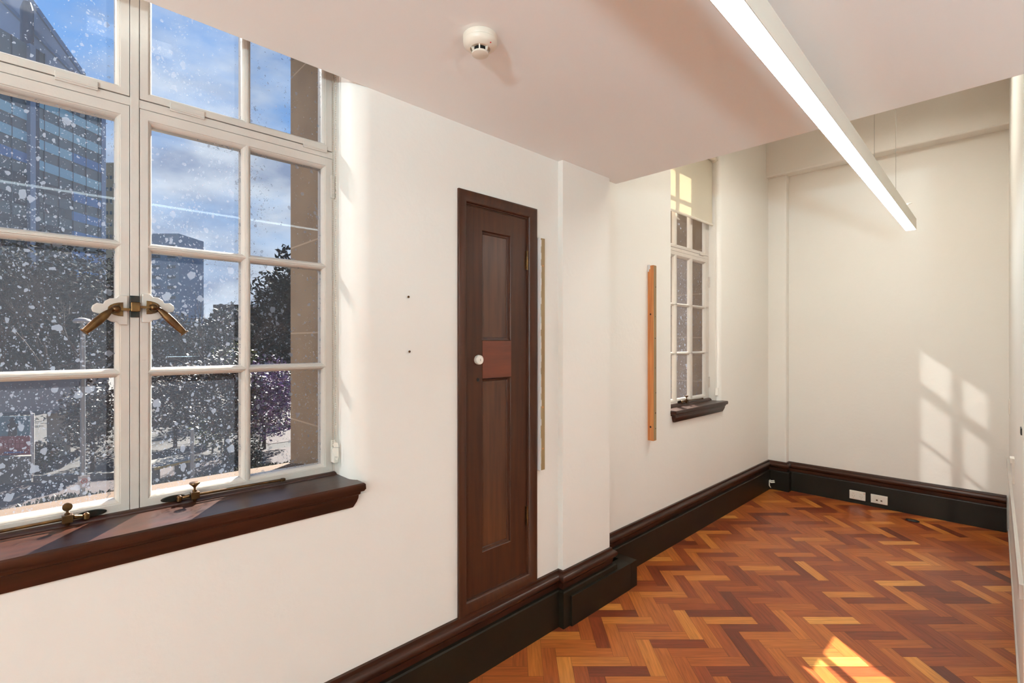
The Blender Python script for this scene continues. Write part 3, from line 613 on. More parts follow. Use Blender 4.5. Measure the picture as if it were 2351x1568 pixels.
# ------------------------------------------------------------------ pendant light
lx0, ly0, lx1, ly1 = 1.107, 4.03, 1.196, -0.1
def pendant(x0, y0, x1, y1, glow, label):
    root = empty('linear_pendant_light', ((x0+x1)/2, (y0+y1)/2, 2.100))
    a = Vector((x0, y0, 0)); b2 = Vector((x1, y1, 0)); d = (b2-a).normalized(); s = Vector((-d.y, d.x, 0))
    if s.x > 0: s = -s
    w = 0.027; zb, zt = 2.100, 2.172
    def rect(p, hw, z0, z1): return [p+s*hw+Vector((0, 0, z0)), p-s*hw+Vector((0, 0, z0)), p-s*hw+Vector((0, 0, z1)), p+s*hw+Vector((0, 0, z1))]
    h_ = MB(); prof = [(-w, zb), (-w, zt-0.004), (-w+0.004, zt), (w-0.004, zt), (w, zt-0.004), (w, zb), (w-0.002, zb), (w-0.002, zb+0.006), (-w+0.002, zb+0.006), (-w+0.002, zb)]
    h_.ring([[p+s*hw+Vector((0, 0, z)) for hw, z in prof] for p in (a, b2)])
    h_.build('housing', 'metalwhite', root, smooth=True)
    g_ = MB(); g_.ring([rect(p, w-0.0022, zb+0.0005, zb+0.0055) for p in (a+d*0.002, b2-d*0.002)]); g_.build('diffuser', glow, root)
    for p in (a, b2):
        e_ = MB(); q = p-d*0.002 if p is a else p+d*0.002; e_.ring([rect(p, w+0.0005, zb-0.001, zt), rect(q, w+0.0005, zb-0.001, zt)]); e_.build('end_cap', 'metalwhite', root)
    return root, a, b2, d, s
root, a, b2, d, s = pendant(lx0, ly0, lx1, ly1, 'lampglow', None)
tag(root, 'long white linear pendant light glowing beneath the ceiling, hung on thin wires', 'light')
for yy, dx in ((2.74, 0.0), (3.39, 0.0)):
    x = lx0+(lx1-lx0)*(yy-ly0)/(ly1-ly0)
    c_ = MB(); c_.tube([(x, yy, 2.17), (x, yy, HI)], 0.0012, 6); c_.build('suspension_wire', 'cable', root)
for yy in (0.3,):
    x = lx0+(lx1-lx0)*(yy-ly0)/(ly1-ly0)
    c_ = MB(); c_.tube([(x, yy, 2.17), (x, yy, CZ)], 0.0012, 6); c_.build('suspension_wire', 'cable', root)
hk = MB(); pts = []
for i in range(15):
    t = 2*PI*i/16; pts.append((lx0+0.040+0.016*math.cos(t)*(1 if math.cos(t) > 0 else 1.4), 3.60+0.010*math.sin(t), 2.176+0.005*math.sin(t)))
hk.tube(pts, 0.0018, 6); hk.tube([(lx0+0.012, 3.60, 2.170), (lx0+0.020, 3.60, 2.176)], 0.0018, 6); hk.build('wire_clip', 'cable', root, smooth=True)
r2, *_ = pendant(2.55, 2.2, 2.55, -1.8, 'fill_lampglow', None)  # unseen pendant added as extra fill for the room
tag(r2, 'added fill pendant, unseen in the wider part of the room', 'light')
for yy in (1.6, -1.2): MB().tube([(2.55, yy, 2.17), (2.55, yy, CZ)], 0.0012, 6).build('suspension_wire', 'cable', r2)

# fill lights added out of view: a batten over the far bay, two uplighters
bl = empty('fill_batten_light', (0.95, 3.5, HI-0.12)); tag(bl, 'added fill batten on the high ceiling of the far bay, out of view', 'light')
m_ = MB(); m_.box((0.83, 2.8, HI-0.02), (1.07, 4.2, HI)); m_.box((0.83, 2.8, HI-0.12), (0.84, 4.2, HI-0.02)); m_.box((1.06, 2.8, HI-0.12), (1.07, 4.2, HI-0.02)); m_.box((0.84, 2.8, HI-0.12), (1.06, 2.81, HI-0.02)); m_.box((0.84, 4.19, HI-0.12), (1.06, 4.2, HI-0.02)); m_.build('housing', 'metalwhite', bl)
MB().box((0.842, 2.812, HI-0.06), (1.058, 4.188, HI-0.04)).build('diffuser', 'fill_batten_glow', bl)
def uplighter(x, y, watts, label):  # invented fill lamp that washes the ceiling from out of view
    ul_ = empty('fill_uplighter', (x, y, 0)); tag(ul_, label, 'fill lamp')
    MB().lathe((x, y, 0), (0, 0, 1), [(0.15, 0), (0.15, 0.02), (0.02, 0.03)], 24).build('base', 'metalwhite', ul_, smooth=True)
    MB().tube([(x, y, 0.02), (x, y, 1.17)], 0.012, 10).build('pole', 'metalwhite', ul_, smooth=True)
    MB().lathe((x, y, 1.15), (0, 0, 1), [(0.03, 0), (0.12, 0.05), (0.19, 0.12), (0.185, 0.12), (0.115, 0.056), (0.02, 0.01)], 28).build('lamp_shade', 'metalwhite', ul_, smooth=True)
    ud = bpy.data.lights.new('uplighter_fill', 'AREA'); ud.shape = 'DISK'; ud.size = 0.30; ud.energy = watts; ud.color = (0.68, 0.90, 1.0)
    uo = bpy.data.objects.new('uplighter_fill', ud); sc.collection.objects.link(uo); uo.parent = ul_; uo.location = (0, 0, 1.265); uo.rotation_euler = (PI, 0, 0)
uplighter(2.7, -3.3, FILL_UPLIGHT, 'added standing fill uplighter at the back of the room, behind the viewer')
uplighter(2.85, 0.9, FILL_UPLIGHT_SIDE, 'added standing fill uplighter in the side bay, out of view')

# ------------------------------------------------------------------ smoke detector
dx_, dy_ = 0.497, 0.943
sm = empty('smoke_detector', (dx_, dy_, CZ-0.055)); tag(sm, 'round white smoke detector fixed to the ceiling', 'smoke detector')
MB().lathe((dx_, dy_, CZ), (0, 0, -1), [(0.047, -0.001), (0.050, 0.002), (0.050, 0.014), (0.0485, 0.016)], 40).build('mounting_base', 'cream', sm, smooth=True)
MB().lathe((dx_, dy_, CZ), (0, 0, -1), [(0.0485, 0.0158), (0.0500, 0.018), (0.0490, 0.024), (0.046, 0.030), (0.037, 0.036), (0.031, 0.038), (0.029, 0.0385), (0.028, 0.036), (0.016, 0.036)], 40).build('detector_body', 'cream', sm, smooth=True)
MB().lathe((dx_, dy_, CZ), (0, 0, -1), [(0.0185, 0.0355), (0.0185, 0.052)], 32).build('sensor_chamber', 'black', sm, smooth=True)
c_ = MB(); c_.lathe((dx_, dy_, CZ), (0, 0, -1), [(0.0235, 0.0485), (0.0245, 0.050), (0.0245, 0.054), (0.022, 0.0555)], 36)
for i in range(6):
    t = 2*PI*i/6+0.25; p = Vector((dx_+0.0215*math.cos(t), dy_+0.0215*math.sin(t), 0))
    u = Vector((math.cos(t), math.sin(t), 0)); v = Vector((-u.y, u.x, 0))*0.0018
    c_.ring([[p-u*0.002-v+Vector((0, 0, z)), p+u*k-v+Vector((0, 0, z)), p+u*k+v+Vector((0, 0, z)), p-u*0.002+v+Vector((0, 0, z))] for z, k in ((CZ-0.0495, 0.001), (CZ-0.036, 0.007))])
c_.build('sensor_cap', 'cream', sm, smooth=True)
MB().lathe((dx_+0.041, dy_+0.004, CZ-0.0335), (0.6, 0, -1), [(0.002, 0), (0.002, 0.0012), (0.001, 0.0018)], 12).build('status_lamp', 'redled', sm)

# ------------------------------------------------------------------ timber battens on the wall
bt = empty('timber_batten', (0.015, 1.74, 0.785)); tag(bt, 'vertical wall batten beside the cupboard door, white on its side and brown on its face', 'batten')
rnd = random.Random(3)
m_ = MB(); m_.box((0.0, 1.719, 0.785), (0.029, 1.744, 1.874)); m_.build('timber_core', 'olive', bt)
m_ = MB(); m_.box((0.0, 1.7165, 0.783), (0.0265, 1.7195, 1.876)); 
for i in range(36):
    z = 0.785+i*0.030; w = 0.0265+rnd.random()*0.0035; m_.box((0.0262, 1.7165, z), (w, 1.7197, z+0.03))
m_.build('painted_side', 'whitepaint', bt)
for z in (1.745, 0.885, 1.08): MB().lathe((0.0292, 1.731, z), (1, 0, 0), [(0.0042, 0), (0.0040, 0.0006), (0.001, 0.0006)], 10).build('screw_hole', 'pine', bt)
bt = empty('timber_batten', (FAR+0.02, 2.89, 0.75)); tag(bt, 'orange pine batten screwed upright to the wall left of the far window', 'batten')
m_ = MB(); m_.box((FAR, 2.862, 0.752), (FAR+0.042, 2.895, 1.879)); m_.build('timber_core', 'pine', bt, bevel=0.001)
m_ = MB(); m_.box((FAR+0.036, 2.8635, 0.755), (FAR+0.0435, 2.8955, 1.876)); m_.build('weathered_edge', 'olive', bt, bevel=0.001)
m_ = MB(); m_.box((FAR+0.001, 2.8605, 1.855), (FAR+0.018, 2.8625, 1.884)); m_.box((FAR+0.001, 2.8605, 1.840), (FAR+0.010, 2.8625, 1.856)); m_.build('paint_patch', 'whitepaint', bt)
for z, r_ in ((1.74, 0.004), (1.55, 0.003), (1.41, 0.005), (1.22, 0.003), (1.06, 0.004), (0.93, 0.006), (0.83, 0.004)): MB().lathe((FAR+0.0436, 2.879+rnd.random()*0.008, z), (1, 0, 0), [(r_, 0), (r_*0.9, 0.0006), (0.0005, 0.0006)], 10).build('knot', 'wood', bt)
for z, r_ in ((1.565, 0.006), (0.84, 0.007)): MB().lathe((FAR+0.020, 2.8619, z), (0, -1, 0), [(r_, 0), (r_*0.8, 0.0005), (0.0005, 0.0005)], 10).build('knot', 'wood', bt)

# wall screws
for z, y, lab in ((1.555, 1.012, 'upper of two small brass screws left in the wall by the near window'), (1.351, 1.016, 'lower of two small brass screws left in the wall by the near window')):
    s_ = MB(); s_.lathe((0, y, z), (1, 0, 0), [(0.0018, -0.004), (0.0018, 0.004), (0.0042, 0.005), (0.0045, 0.007), (0.003, 0.0085)], 12)
    tag(s_.build('wall_screw', 'brass', smooth=True), lab, 'screw', 'screws in the plaster')

# black plinth box round the foot of the pier
pb = empty('plinth_box', (0.05, 2.18, 0)); tag(pb, 'black boxed-in plinth on the floor at the foot of the wall pier', 'plinth')
m_ = MB(); m_.box((-0.01, 1.893, 0.0), (0.073, 2.415, 0.147)); m_.build('casing', 'blackbase', pb, bevel=0.0015)
m_ = MB(); m_.box((-0.08, 2.418, 0.0), (0.071, 2.482, 0.145)); m_.build('end_piece', 'blackbase', pb, bevel=0.0015)

# ------------------------------------------------------------------ sockets
def plate(name, x0, x1, z0, z1, label, cat):
    yb = BY-0.030
    r_ = empty(name, ((x0+x1)/2, yb, z0)); tag(r_, label, cat)
    m_ = MB(); m_.ring([[(x0+e, y, z0+e), (x1-e, y, z0+e), (x1-e, y, z1-e), (x0+e, y, z1-e)] for e, y in ((0, yb+0.002), (0, yb-0.006), (0.003, yb-0.009))])
    m_.build('face_plate', 'plastic', r_, bevel=0.001)
    return r_, yb-0.009
r_, yp = plate('power_outlet', 0.560, 0.675, 0.034, 0.108, 'white double power point on the back skirting, the left of the two plates', 'power outlet')
for cx in (0.590, 0.645):
    m_ = MB(); m_.ring([[(cx+a*math.cos(t*PI/8), yp-h, 0.091+b*math.sin(t*PI/8)) for t in range(16)] for a, b, h in ((0.010, 0.006, -0.001), (0.010, 0.006, 0.004), (0.007, 0.004, 0.0055))]); m_.build('switch', 'plastic', r_, smooth=True)
    m_ = MB()
    for ox, oz, an in ((-0.007, 0.004, 0.5), (0.007, 0.004, -0.5), (0, -0.010, 0)):
        c, s_ = math.cos(an), math.sin(an); q = [(-0.0009, -0.0045), (0.0009, -0.0045), (0.0009, 0.0045), (-0.0009, 0.0045)]
        m_.prism([(cx+ox+a*c-b*s_, yp-0.0002, 0.060+oz+a*s_+b*c) for a, b in q], (0, -0.0004, 0))
    m_.build('pin_slots', 'olive', r_)
m_ = MB(); m_.box((0.663, yp-0.001, 0.094), (0.671, yp+0.001, 0.098)); m_.build('indicator', 'redled', r_)
r_, yp = plate('data_outlet', 0.712, 0.827, 0.034, 0.106, 'white data outlet plate with two ports on the back skirting', 'data outlet')
for cx in (0.755, 0.786):
    m_ = MB(); m_.box((cx-0.010, yp-0.002, 0.052), (cx+0.010, yp+0.001, 0.080)); p_ = m_.build('port_module', 'plastic', r_, bevel=0.001)
    m_ = MB(); m_.box((cx-0.006, yp-0.0024, 0.058), (cx+0.006, yp-0.0018, 0.068)); m_.build('socket', 'brass', p_)
# cables in the corner
cb = MB(); cb.tube([(-0.052, 4.985, 0.09), (-0.040, 4.992, 0.082), (-0.020, 5.010, 0.084)], 0.006, 8); cb.tube([(-0.052, 4.985, 0.075), (-0.040, 4.990, 0.068), (-0.018, 5.012, 0.070)], 0.006, 8); cb.tube([(-0.055, 4.98, 0.088), (-0.052, 4.975, 0.04), (-0.045, 4.99, 0.02)], 0.005, 8)
tag(cb.build('cable_stub', 'plastic', smooth=True), 'short white cable ends poking from the skirting in the far corner', 'cable')
# small black object on the floor
fx, fy = 1.012, 4.90
g_ = MB(); n_ = 20
prof_ = [(0.036, 0.0002), (0.040, 0.003), (0.037, 0.008), (0.026, 0.012), (0.010, 0.014)]
g_.ring([[(fx+r_*1.05*math.cos(2*PI*j/n_)*(1+0.12*math.sin(3*j)), fy+r_*0.62*math.sin(2*PI*j/n_)*(1+0.1*math.cos(2*j)), z) for j in range(n_)] for r_, z in prof_])
tag(g_.build('floor_cable_grommet', 'black', smooth=True), 'small flat black object lying on the parquet near the back skirting', 'cable grommet')
# right partition fittings
sw = MB(); rbox(sw, 3.60, 3.68, 0.66, 0.79, -0.002, 0.010); o_ = tag(sw.build('switch_box', 'plastic', bevel=0.002), 'small white switch box on the right partition above the ledge', 'switch box')
sw = MB(); rbox(sw, 3.605, 3.675, 0.765, 0.79, 0.008, 0.017); sw.build('switch_cover', 'plastic', o_, bevel=0.001)
sw = MB(); rbox(sw, 2.60, 2.66, 1.045, 1.07, -0.002, 0.004); o_ = tag(sw.build('catch', 'black', bevel=0.002), 'small dark metal catch on the right partition at the photo edge', 'catch')
sw = MB(); rbox(sw, 4.70, 4.78, 0.90, 1.0, -0.002, 0.008); tag(sw.build('junction_box', 'plastic', bevel=0.002), 'small grey-white junction box on the right partition in the sun patch', 'junction box')

# ------------------------------------------------------------------ roller blinds
def bead_chain(parent, x, ya, yb, z0, z1, m_='bead', step=0.0065, r_=0.0022):
    c_ = MB(); n_ = 6
    def bead(p):
        c_.lathe(p, (0, 0, 1), [(0.0002, -r_), (r_*0.8, -r_*0.6), (r_, 0), (r_*0.8, r_*0.6), (0.0002, r_)], n_, cap=False)
    z = z0
    while z < z1:
        bead((x, ya, z)); bead((x+0.004, yb, z+0.003)); z += step
    for i in range(7):
        t = PI*i/6; bead((x+0.002-0.002*math.cos(t), (ya+yb)/2-(yb-ya)/2*math.cos(t), z0-0.012*math.sin(t)))
    c_.tube([(x, ya, z0), (x, ya, z1)], 0.0006, 5); c_.tube([(x+0.004, yb, z0), (x+0.004, yb, z1)], 0.0006, 5)
    return c_.build('bead_chain', m_, parent, smooth=True)
rb = empty('roller_blind', (-0.130, 3.57, 2.33)); tag(rb, 'cream roller blind half lowered over the far window', 'roller blind')
m_ = MB(); m_.box((-0.1445, 3.185, 2.335), (-0.1435, 3.952, 2.84)); m_.build('cloth', 'blind', rb)
m_ = MB(); m_.tube([(-0.144, 3.183, 2.332), (-0.144, 3.954, 2.332)], 0.009, 12); m_.build('bottom_bar', 'cream', rb, smooth=True)
m_ = MB(); m_.tube([(-0.128, 3.18, 2.862), (-0.128, 3.945, 2.862)], 0.022, 20); m_.build('roller_tube', 'cream', rb, smooth=True)
m_ = MB(); m_.lathe((-0.128, 3.945, 2.862), (0, 1, 0), [(0.030, 0), (0.031, 0.010), (0.028, 0.016)], 24); m_.box((-0.170, 3.955, 2.84), (-0.100, 3.962, 2.90)); m_.build('bracket', 'plastic', rb, smooth=True)
bead_chain(rb, -0.115, 3.943, 3.953, 1.03, 2.85, 'plastic')
m_ = MB(); m_.box((-0.122, 3.955, 0.955), (-0.098, 3.966, 1.02)); m_.build('chain_holder', 'plastic', rb, bevel=0.004)
rb = empty('roller_blind', (-0.120, 0.2135, 2.84)); tag(rb, 'raised roller blind over the near window whose bead chain hangs beside the frame', 'roller blind')
m_ = MB(); m_.tube([(-0.118, -0.355, 2.88), (-0.118, 0.785, 2.88)], 0.030, 20); m_.build('roller_tube', 'blind', rb, smooth=True)
bead_chain(rb, -0.134, 0.7845, 0.7925, 1.008, 2.86)
m_ = MB(); m_.box((-0.150, 0.785, 0.950), (-0.128, 0.803, 1.006)); m_.box((-0.152, 0.783, 0.950), (-0.148, 0.803, 1.030)); m_.build('chain_holder', 'plastic', rb, bevel=0.0015)
# warning tag
m_ = MB(); T0 = Vector((-0.112, 0.784, 0)); tgx, tgy = Vector((0.55, 0.835, 0)).normalized(), None
out_ = [(-0.006, 1.010), (-0.009, 1.022), (-0.003, 1.028), (0.007, 1.026), (0.010, 1.018), (0.011, 0.975), (0.006, 0.962), (-0.001, 0.968), (-0.004, 0.985), (-0.010, 0.992), (-0.011, 1.003)]
def TG(a, z, o=0.0): 
    n = Vector((tgx.y, -tgx.x, 0)); p = T0+tgx*a+n*o; return (p.x, p.y, z)
m_.prism([TG(a, z) for a, z in out_], Vector((tgx.y, -tgx.x, 0))*0.0008)
tgo = m_.build('warning_tag', 'plastic', rb)
n = Vector((tgx.y, -tgx.x, 0)); mtx = Matrix((tgx, Vector((0, 0, 1)), n)).transposed().to_4x4()
text_mesh('warning_heading', 'WARNING', 0.0042, 0.00005, 'figure', tgo, Vector(TG(0.004, 1.009, 0.0011))-wpos(tgo), mtx.to_euler())
m_ = MB()
for i in range(3): m_.prism([TG(a, z, 0.0010) for a, z in ((-0.0025, 0.972+i*0.0022), (0.008, 0.972+i*0.0022), (0.008, 0.9725+i*0.0022), (-0.0025, 0.9725+i*0.0022))], n*0.00008)
m_.build('tag_lines', 'figure', tgo)

# ------------------------------------------------------------------ outdoors
GZ = -4.0
stt(MB().box((-400, -300, GZ-0.5), (-0.57, 400, GZ)).build('ground', 'asphalt'))
stt(MB().box((-24.5, -30, GZ), (-19.4, 60, GZ+0.03)).build('footpath', 'paving'))
stt(MB().box((-46, 9, GZ), (-26, 70, GZ+0.02)).build('forecourt', 'paving'))
def leaves(rn, c, rad, n_, size, squash=1.0, shell=0.45):
    mb = MB()
    for _ in range(n_):
        while True:
            p = Vector((rn.uniform(-1, 1), rn.uniform(-1, 1), rn.uniform(-1, 1)))
            if shell*shell < p.length_squared < 1: break
        lump = 1+0.22*math.sin(p.x*5+p.y*3)+0.15*math.sin(p.z*7+p.x*4)
        p = Vector((p.x*rad[0], p.y*rad[1], p.z*rad[2]))*lump + Vector(c)
        a = Vector((rn.gauss(0, 1), rn.gauss(0, 1), rn.gauss(0, 0.6))).normalized(); b_ = a.cross(Vector((rn.gauss(0, 1), rn.gauss(0, 1), rn.gauss(0, 1)))).normalized()
        s_ = size*rn.uniform(0.6, 1.3)
        mb.add([p-a*s_, p+b_*s_*0.42, p+a*s_, p-b_*s_*0.42], [(0, 1, 2, 3)])
    return mb
def branch(mb, rn, p, d, ln, r_, depth, spread=0.5):
    q = p+d*ln*0.5+Vector((rn.gauss(0, 1), rn.gauss(0, 1), rn.gauss(0, 1)))*ln*0.05; e_ = p+d*ln
    mb.tube([p, q, e_], [r_, r_*0.85, r_*0.65], 5 if depth > 1 else 3, cap=False)
    if depth == 0: return
    for _ in range(3 if depth > 1 else 4):
        dd = (d+Vector((rn.gauss(0, 1), rn.gauss(0, 1), rn.gauss(0.25, 0.7)))*spread).normalized()
        t = rn.uniform(0.45, 1.0)
        branch(mb, rn, p+(e_-p)*t, dd, ln*rn.uniform(0.55, 0.8), r_*0.55, depth-1, spread)
def leafy_tree(name, base, h_, rad, n_, size, lm, label, cat='tree', seed=1, group=None):
    rn = random.Random(seed); base = Vector(base); root = empty(name, base); tag(root, label, cat, group)
    t_ = MB(); t_.tube([base, base+Vector((0.05, 0, h_*0.35)), base+Vector((0, 0.05, h_*0.6))], [0.10*h_/4, 0.07*h_/4, 0.05*h_/4], 7)
    for _ in range(5):
        branch(t_, rn, base+Vector((0, 0, h_*rn.uniform(0.3, 0.5))), Vector((rn.gauss(0, 0.6), rn.gauss(0, 0.6), 1)).normalized(), h_*0.28, 0.03*h_/4, 1)
    t_.build('trunk', 'bark', root)
    leaves(rn, base+Vector((0, 0, h_-rad[2])), rad, n_, size).build('foliage', lm, root)
    return root
def bare_tree(base, h_, label, seed, depth=4, spread=0.42, group=None):
    rn = random.Random(seed); base = Vector(base); t_ = MB()
    branch(t_, rn, base, Vector((0.03, 0.02, 1)).normalized(), h_*0.38, 0.022*h_/2, depth, spread)
    return tag(t_.build('bare_tree', 'bark'), label, 'tree', group)
def ground_at(px, t): p = at(px, 785, t); return Vector((p.x, p.y, GZ))

# low hedge along the building side of the footpath
hd = empty('hedge', (-19.0, 3, GZ)); tag(hd, 'low clipped hedge running along the footpath below the window', 'hedge')
rn = random.Random(5); hm = MB()
for _ in range(16000):
    y = rn.uniform(-14, 16); x = -19.0+rn.uniform(-0.45, 0.45); z = GZ+0.55*abs(rn.random())**0.5+0.06*math.sin(y*2.3)
    a = Vector((rn.gauss(0, 0.5), rn.gauss(0, 0.5), 1)).normalized(); b_ = a.cross(Vector((rn.gauss(0, 1), rn.gauss(0, 1), 0.1))).normalized(); s_ = rn.uniform(0.04, 0.10)
    p = Vector((x, y, z)); hm.add([p-a*s_, p+b_*s_*0.4, p+a*s_, p-b_*s_*0.4], [(0, 1, 2, 3)])
hm.build('foliage', 'leafhedge', hd); MB().box((-19.35, -14, GZ), (-18.65, 16, GZ+0.38)).build('hedge_core', 'leafdark', hd)
def gz_t(py): return 5.387*FPX/(py-785)
# trees and shrubs
leafy_tree('leafy_tree', ground_at(212, 20.6), 3.7, (0.95, 0.95, 1.5), 4200, 0.09, 'leafmid', 'bushy evergreen tree behind the street lamp pole, lower left pane', seed=21)
leafy_tree('leafy_tree', ground_at(402, 25.5), 3.9, (1.7, 1.7, 1.6), 5200, 0.11, 'leafmid', 'broad dark leafy tree with pinkish glints behind the timber table', seed=22)
leafy_tree('leafy_tree', ground_at(520, 22), 5.0, (1.25, 1.25, 2.0), 5600, 0.10, 'leafmid', 'tall bronze leaved tree with bare trunk foot standing in the hedge strip', seed=23)
leafy_tree('leafy_tree', ground_at(606, 25), 4.3, (1.55, 1.55, 1.7), 6500, 0.09, 'leafpurple', 'purple tree with painted leaf glints beside the stone window jamb', seed=24)
leafy_tree('leafy_shrub', ground_at(540, 30), 5.3, (1.1, 1.1, 1.1), 1800, 0.12, 'leafgreen', 'yellow green tree top showing above the bronze tree', seed=25)
leafy_tree('leafy_shrub', ground_at(488, 24.0), 1.9, (0.8, 0.8, 0.8), 1500, 0.09, 'leafgreen', 'rounded yellow green shrub at the foot of the bronze tree', 'shrub', seed=26)
leafy_tree('leafy_shrub', ground_at(546, 20.6), 1.3, (0.55, 0.55, 0.5), 1200, 0.07, 'leafdark', 'small dark rounded shrub right of the bronze tree trunk', 'shrub', seed=27)
leafy_tree('leafy_shrub', ground_at(96, 20.6), 1.25, (0.55, 0.55, 0.55), 1400, 0.07, 'leafdark', 'dark low shrub between the banner pole and the leafy tree', 'shrub', seed=28)
leafy_tree('leafy_shrub', ground_at(20, 31), 2.6, (2.0, 2.0, 1.1), 2500, 0.12, 'leafdark', 'dark shrubbery under the pale canopy behind the banner', 'shrub', seed=29)
leafy_tree('leafy_shrub', ground_at(586, 19.8), 1.7, (0.28, 0.28, 0.8), 900, 0.06, 'leafdark', 'slim dark upright shrub by the purple tree', 'shrub', seed=30)
leafy_tree('leafy_shrub', ground_at(640, 33), 3.4, (1.8, 1.8, 1.6), 2200, 0.14, 'leafdark', 'dark green shrub behind the purple tree', 'shrub', seed=31)
# large dark trees further off
for i, (px, t, h_, r_, lm, lab) in enumerate(((-40, 50, 15.0, 5.0, 'leafgrey', 'huge dark tree filling the left edge of the middle left pane'), (105, 44, 13.4, 4.0, 'leafgrey', 'huge dark grey tree below the office tower'), (235, 54, 14.0, 4.2, 'leafgrey', 'dark tree mass in front of the tower corner'),
        (652, 48, 13.0, 2.5, 'leafgrey', 'tall dark grey tree beside the stone jamb'), (520, 62, 9.0, 3.6, 'leafdark', 'squat dark tree under the bare branches'), (400, 76, 8.6, 5.5, 'leafgrey', 'low grey tree mass in the hollow below the blue building'))):
    leafy_tree('leafy_tree', ground_at(px, t), h_, (r_, r_, h_*0.47), 9000, 0.30, lm, lab, seed=40+i, group='dark trees beyond the park')
bare_tree(ground_at(530, 30), 10.0, 'bare branched tree fanning against the pale sky', 61, 5, 0.36)
bare_tree(ground_at(480, 34), 8.6, 'smaller bare tree left of the fanning one', 62, 5, 0.45)
for i, (px, t, h_) in enumerate(((-5, 33, 13.0), (95, 37, 14.2), (175, 41, 14.0))):
    bare_tree(ground_at(px, t), h_, ('leftmost bare brown treetop against the office tower', 'middle bare brown treetop against the office tower', 'right hand bare brown treetop against the office tower')[i], 70+i, 5, 0.42, 'bare trees before the tower')
# hill on the horizon
hl = MB(); top = []
HR = [(-400, 12), (300, 12), (345, 11), (380, 11.5), (430, 10.5), (480, 8.5), (520, 8), (570, 8.5), (700, 10), (900, 10)]
f0 = [at(px, 785, 190) for px, h_ in HR]
hl.ring([[(p.x, p.y, GZ), (p.x, p.y, CAMH+h_), (p.x-60, p.y+5, CAMH+h_*0.9), (p.x-90, p.y+5, GZ)] for p, (px, h_) in zip(f0, HR)])
stt(hl.build('hill', 'hill', smooth=True))

# street lamp with sign
b0 = ground_at(190, 12.0)
sl = empty('street_lamp', b0); tag(sl, 'tall grey street lamp post carrying a small parking sign outside the near window', 'street lamp')
zt_ = at(190, 742, 12).z
MB().tube([b0, (b0.x, b0.y, GZ+1.0), (b0.x, b0.y, zt_)], [0.065, 0.055, 0.045], 12).build('pole', 'polegrey', sl, smooth=True)
m_ = MB(); m_.ring([[(b0.x+a*0.15*math.cos(2*PI*j/16), b0.y-0.01+a*0.18*math.sin(2*PI*j/16), zt_+z) for j in range(16)] for a, z in ((0.3, -0.01), (0.9, 0.0), (1, 0.05), (0.8, 0.10), (0.3, 0.13))]); m_.build('lamp_head', 'canopy', sl, smooth=True)
n_ = Vector((CAMX-b0.x, 0-b0.y, 0)).normalized(); sN = Vector((-n_.y, n_.x, 0)); sN = sN if sN.y > 0 else -sN
sc0 = at(193, 1106, 11.9); sc0 = Vector((sc0.x, sc0.y, sc0.z))
def SP(a, z, o=0.0): return sc0+sN*a+Vector((0, 0, z))+n_*o
m_ = MB(); m_.prism([SP(-0.11, -0.15), SP(0.11, -0.15), SP(0.11, 0.15), SP(-0.11, 0.15)], n_*0.008); sg_ = m_.build('parking_sign', 'signwhite', sl); sg_['label'] = 'white no parking sign plate'
m_ = MB(); N_ = 24
m_.ring([[SP(r_*math.cos(2*PI*j/N_), 0.02+r_*math.sin(2*PI*j/N_), o) for j in range(N_)] for r_, o in ((0.060, 0.008), (0.060, 0.011), (0.046, 0.011), (0.046, 0.008))], cap=False)
m_.build('prohibition_ring', 'signred', sg_); m_ = MB()
m_.prism([SP(-0.038, 0.052, 0.009), SP(-0.032, 0.058, 0.009), SP(0.038, -0.012, 0.009), SP(0.032, -0.018, 0.009)], n_*0.002)
m_.build('prohibition_slash', 'signred', sg_); m_ = MB()
m_.prism([SP(-0.04, -0.115, 0.009), SP(0.04, -0.115, 0.009), SP(0.04, -0.105, 0.009), SP(-0.04, -0.105, 0.009)], n_*0.001)
m_.build('caption_line', 'signred', sg_)
xx = sN if sN.cross(Vector((0, 0, 1))).dot(n_) > 0 else -sN
text_mesh('parking_letter', 'P', 0.085, 0.0008, 'figure', sg_, SP(0, 0.02, 0.0088)-wpos(sg_), Matrix((xx, Vector((0, 0, 1)), n_)).transposed().to_euler())
b1 = ground_at(441, 15)
m_ = MB(); m_.tube([b1, (b1.x, b1.y, at(441, 985, 15).z)], 0.05, 10); tag(m_.build('bollard_post', 'polegrey', smooth=True), 'plain slim grey post by the timber table', 'post')
# timber topped table / platform with a yellow edge
c0 = at(355, 1085, 18.2); c1 = at(462, 1063, 19.8)
tb = empty('picnic_table', ((c0.x+c1.x)/2, (c0.y+c1.y)/2, GZ)); tag(tb, 'slatted grey picnic table with a yellow front edge below the window', 'table')
dv = Vector((c1.x-c0.x, c1.y-c0.y, 0)); un = dv.normalized(); vn = Vector((-un.y, un.x, 0)); vn = vn if vn.x < 0 else -vn
z_ = -3.30
def TQ(a, b_, z): return Vector((c0.x, c0.y, 0))+un*a+vn*b_+Vector((0, 0, z))
Ld = dv.length
m_ = MB()
for i in range(5): m_.prism([TQ(0, 0.06+i*0.28, z_), TQ(Ld, 0.06+i*0.28, z_), TQ(Ld, 0.06+i*0.28+0.26, z_), TQ(0, 0.06+i*0.28+0.26, z_)], (0, 0, 0.05))
m_.build('tabletop', 'concrete', tb)
m_ = MB(); m_.prism([TQ(0, 0, z_-0.03), TQ(Ld, 0, z_-0.03), TQ(Ld, 0.05, z_-0.03), TQ(0, 0.05, z_-0.03)], (0, 0, 0.09)); m_.build('front_edge', 'yellow', tb)
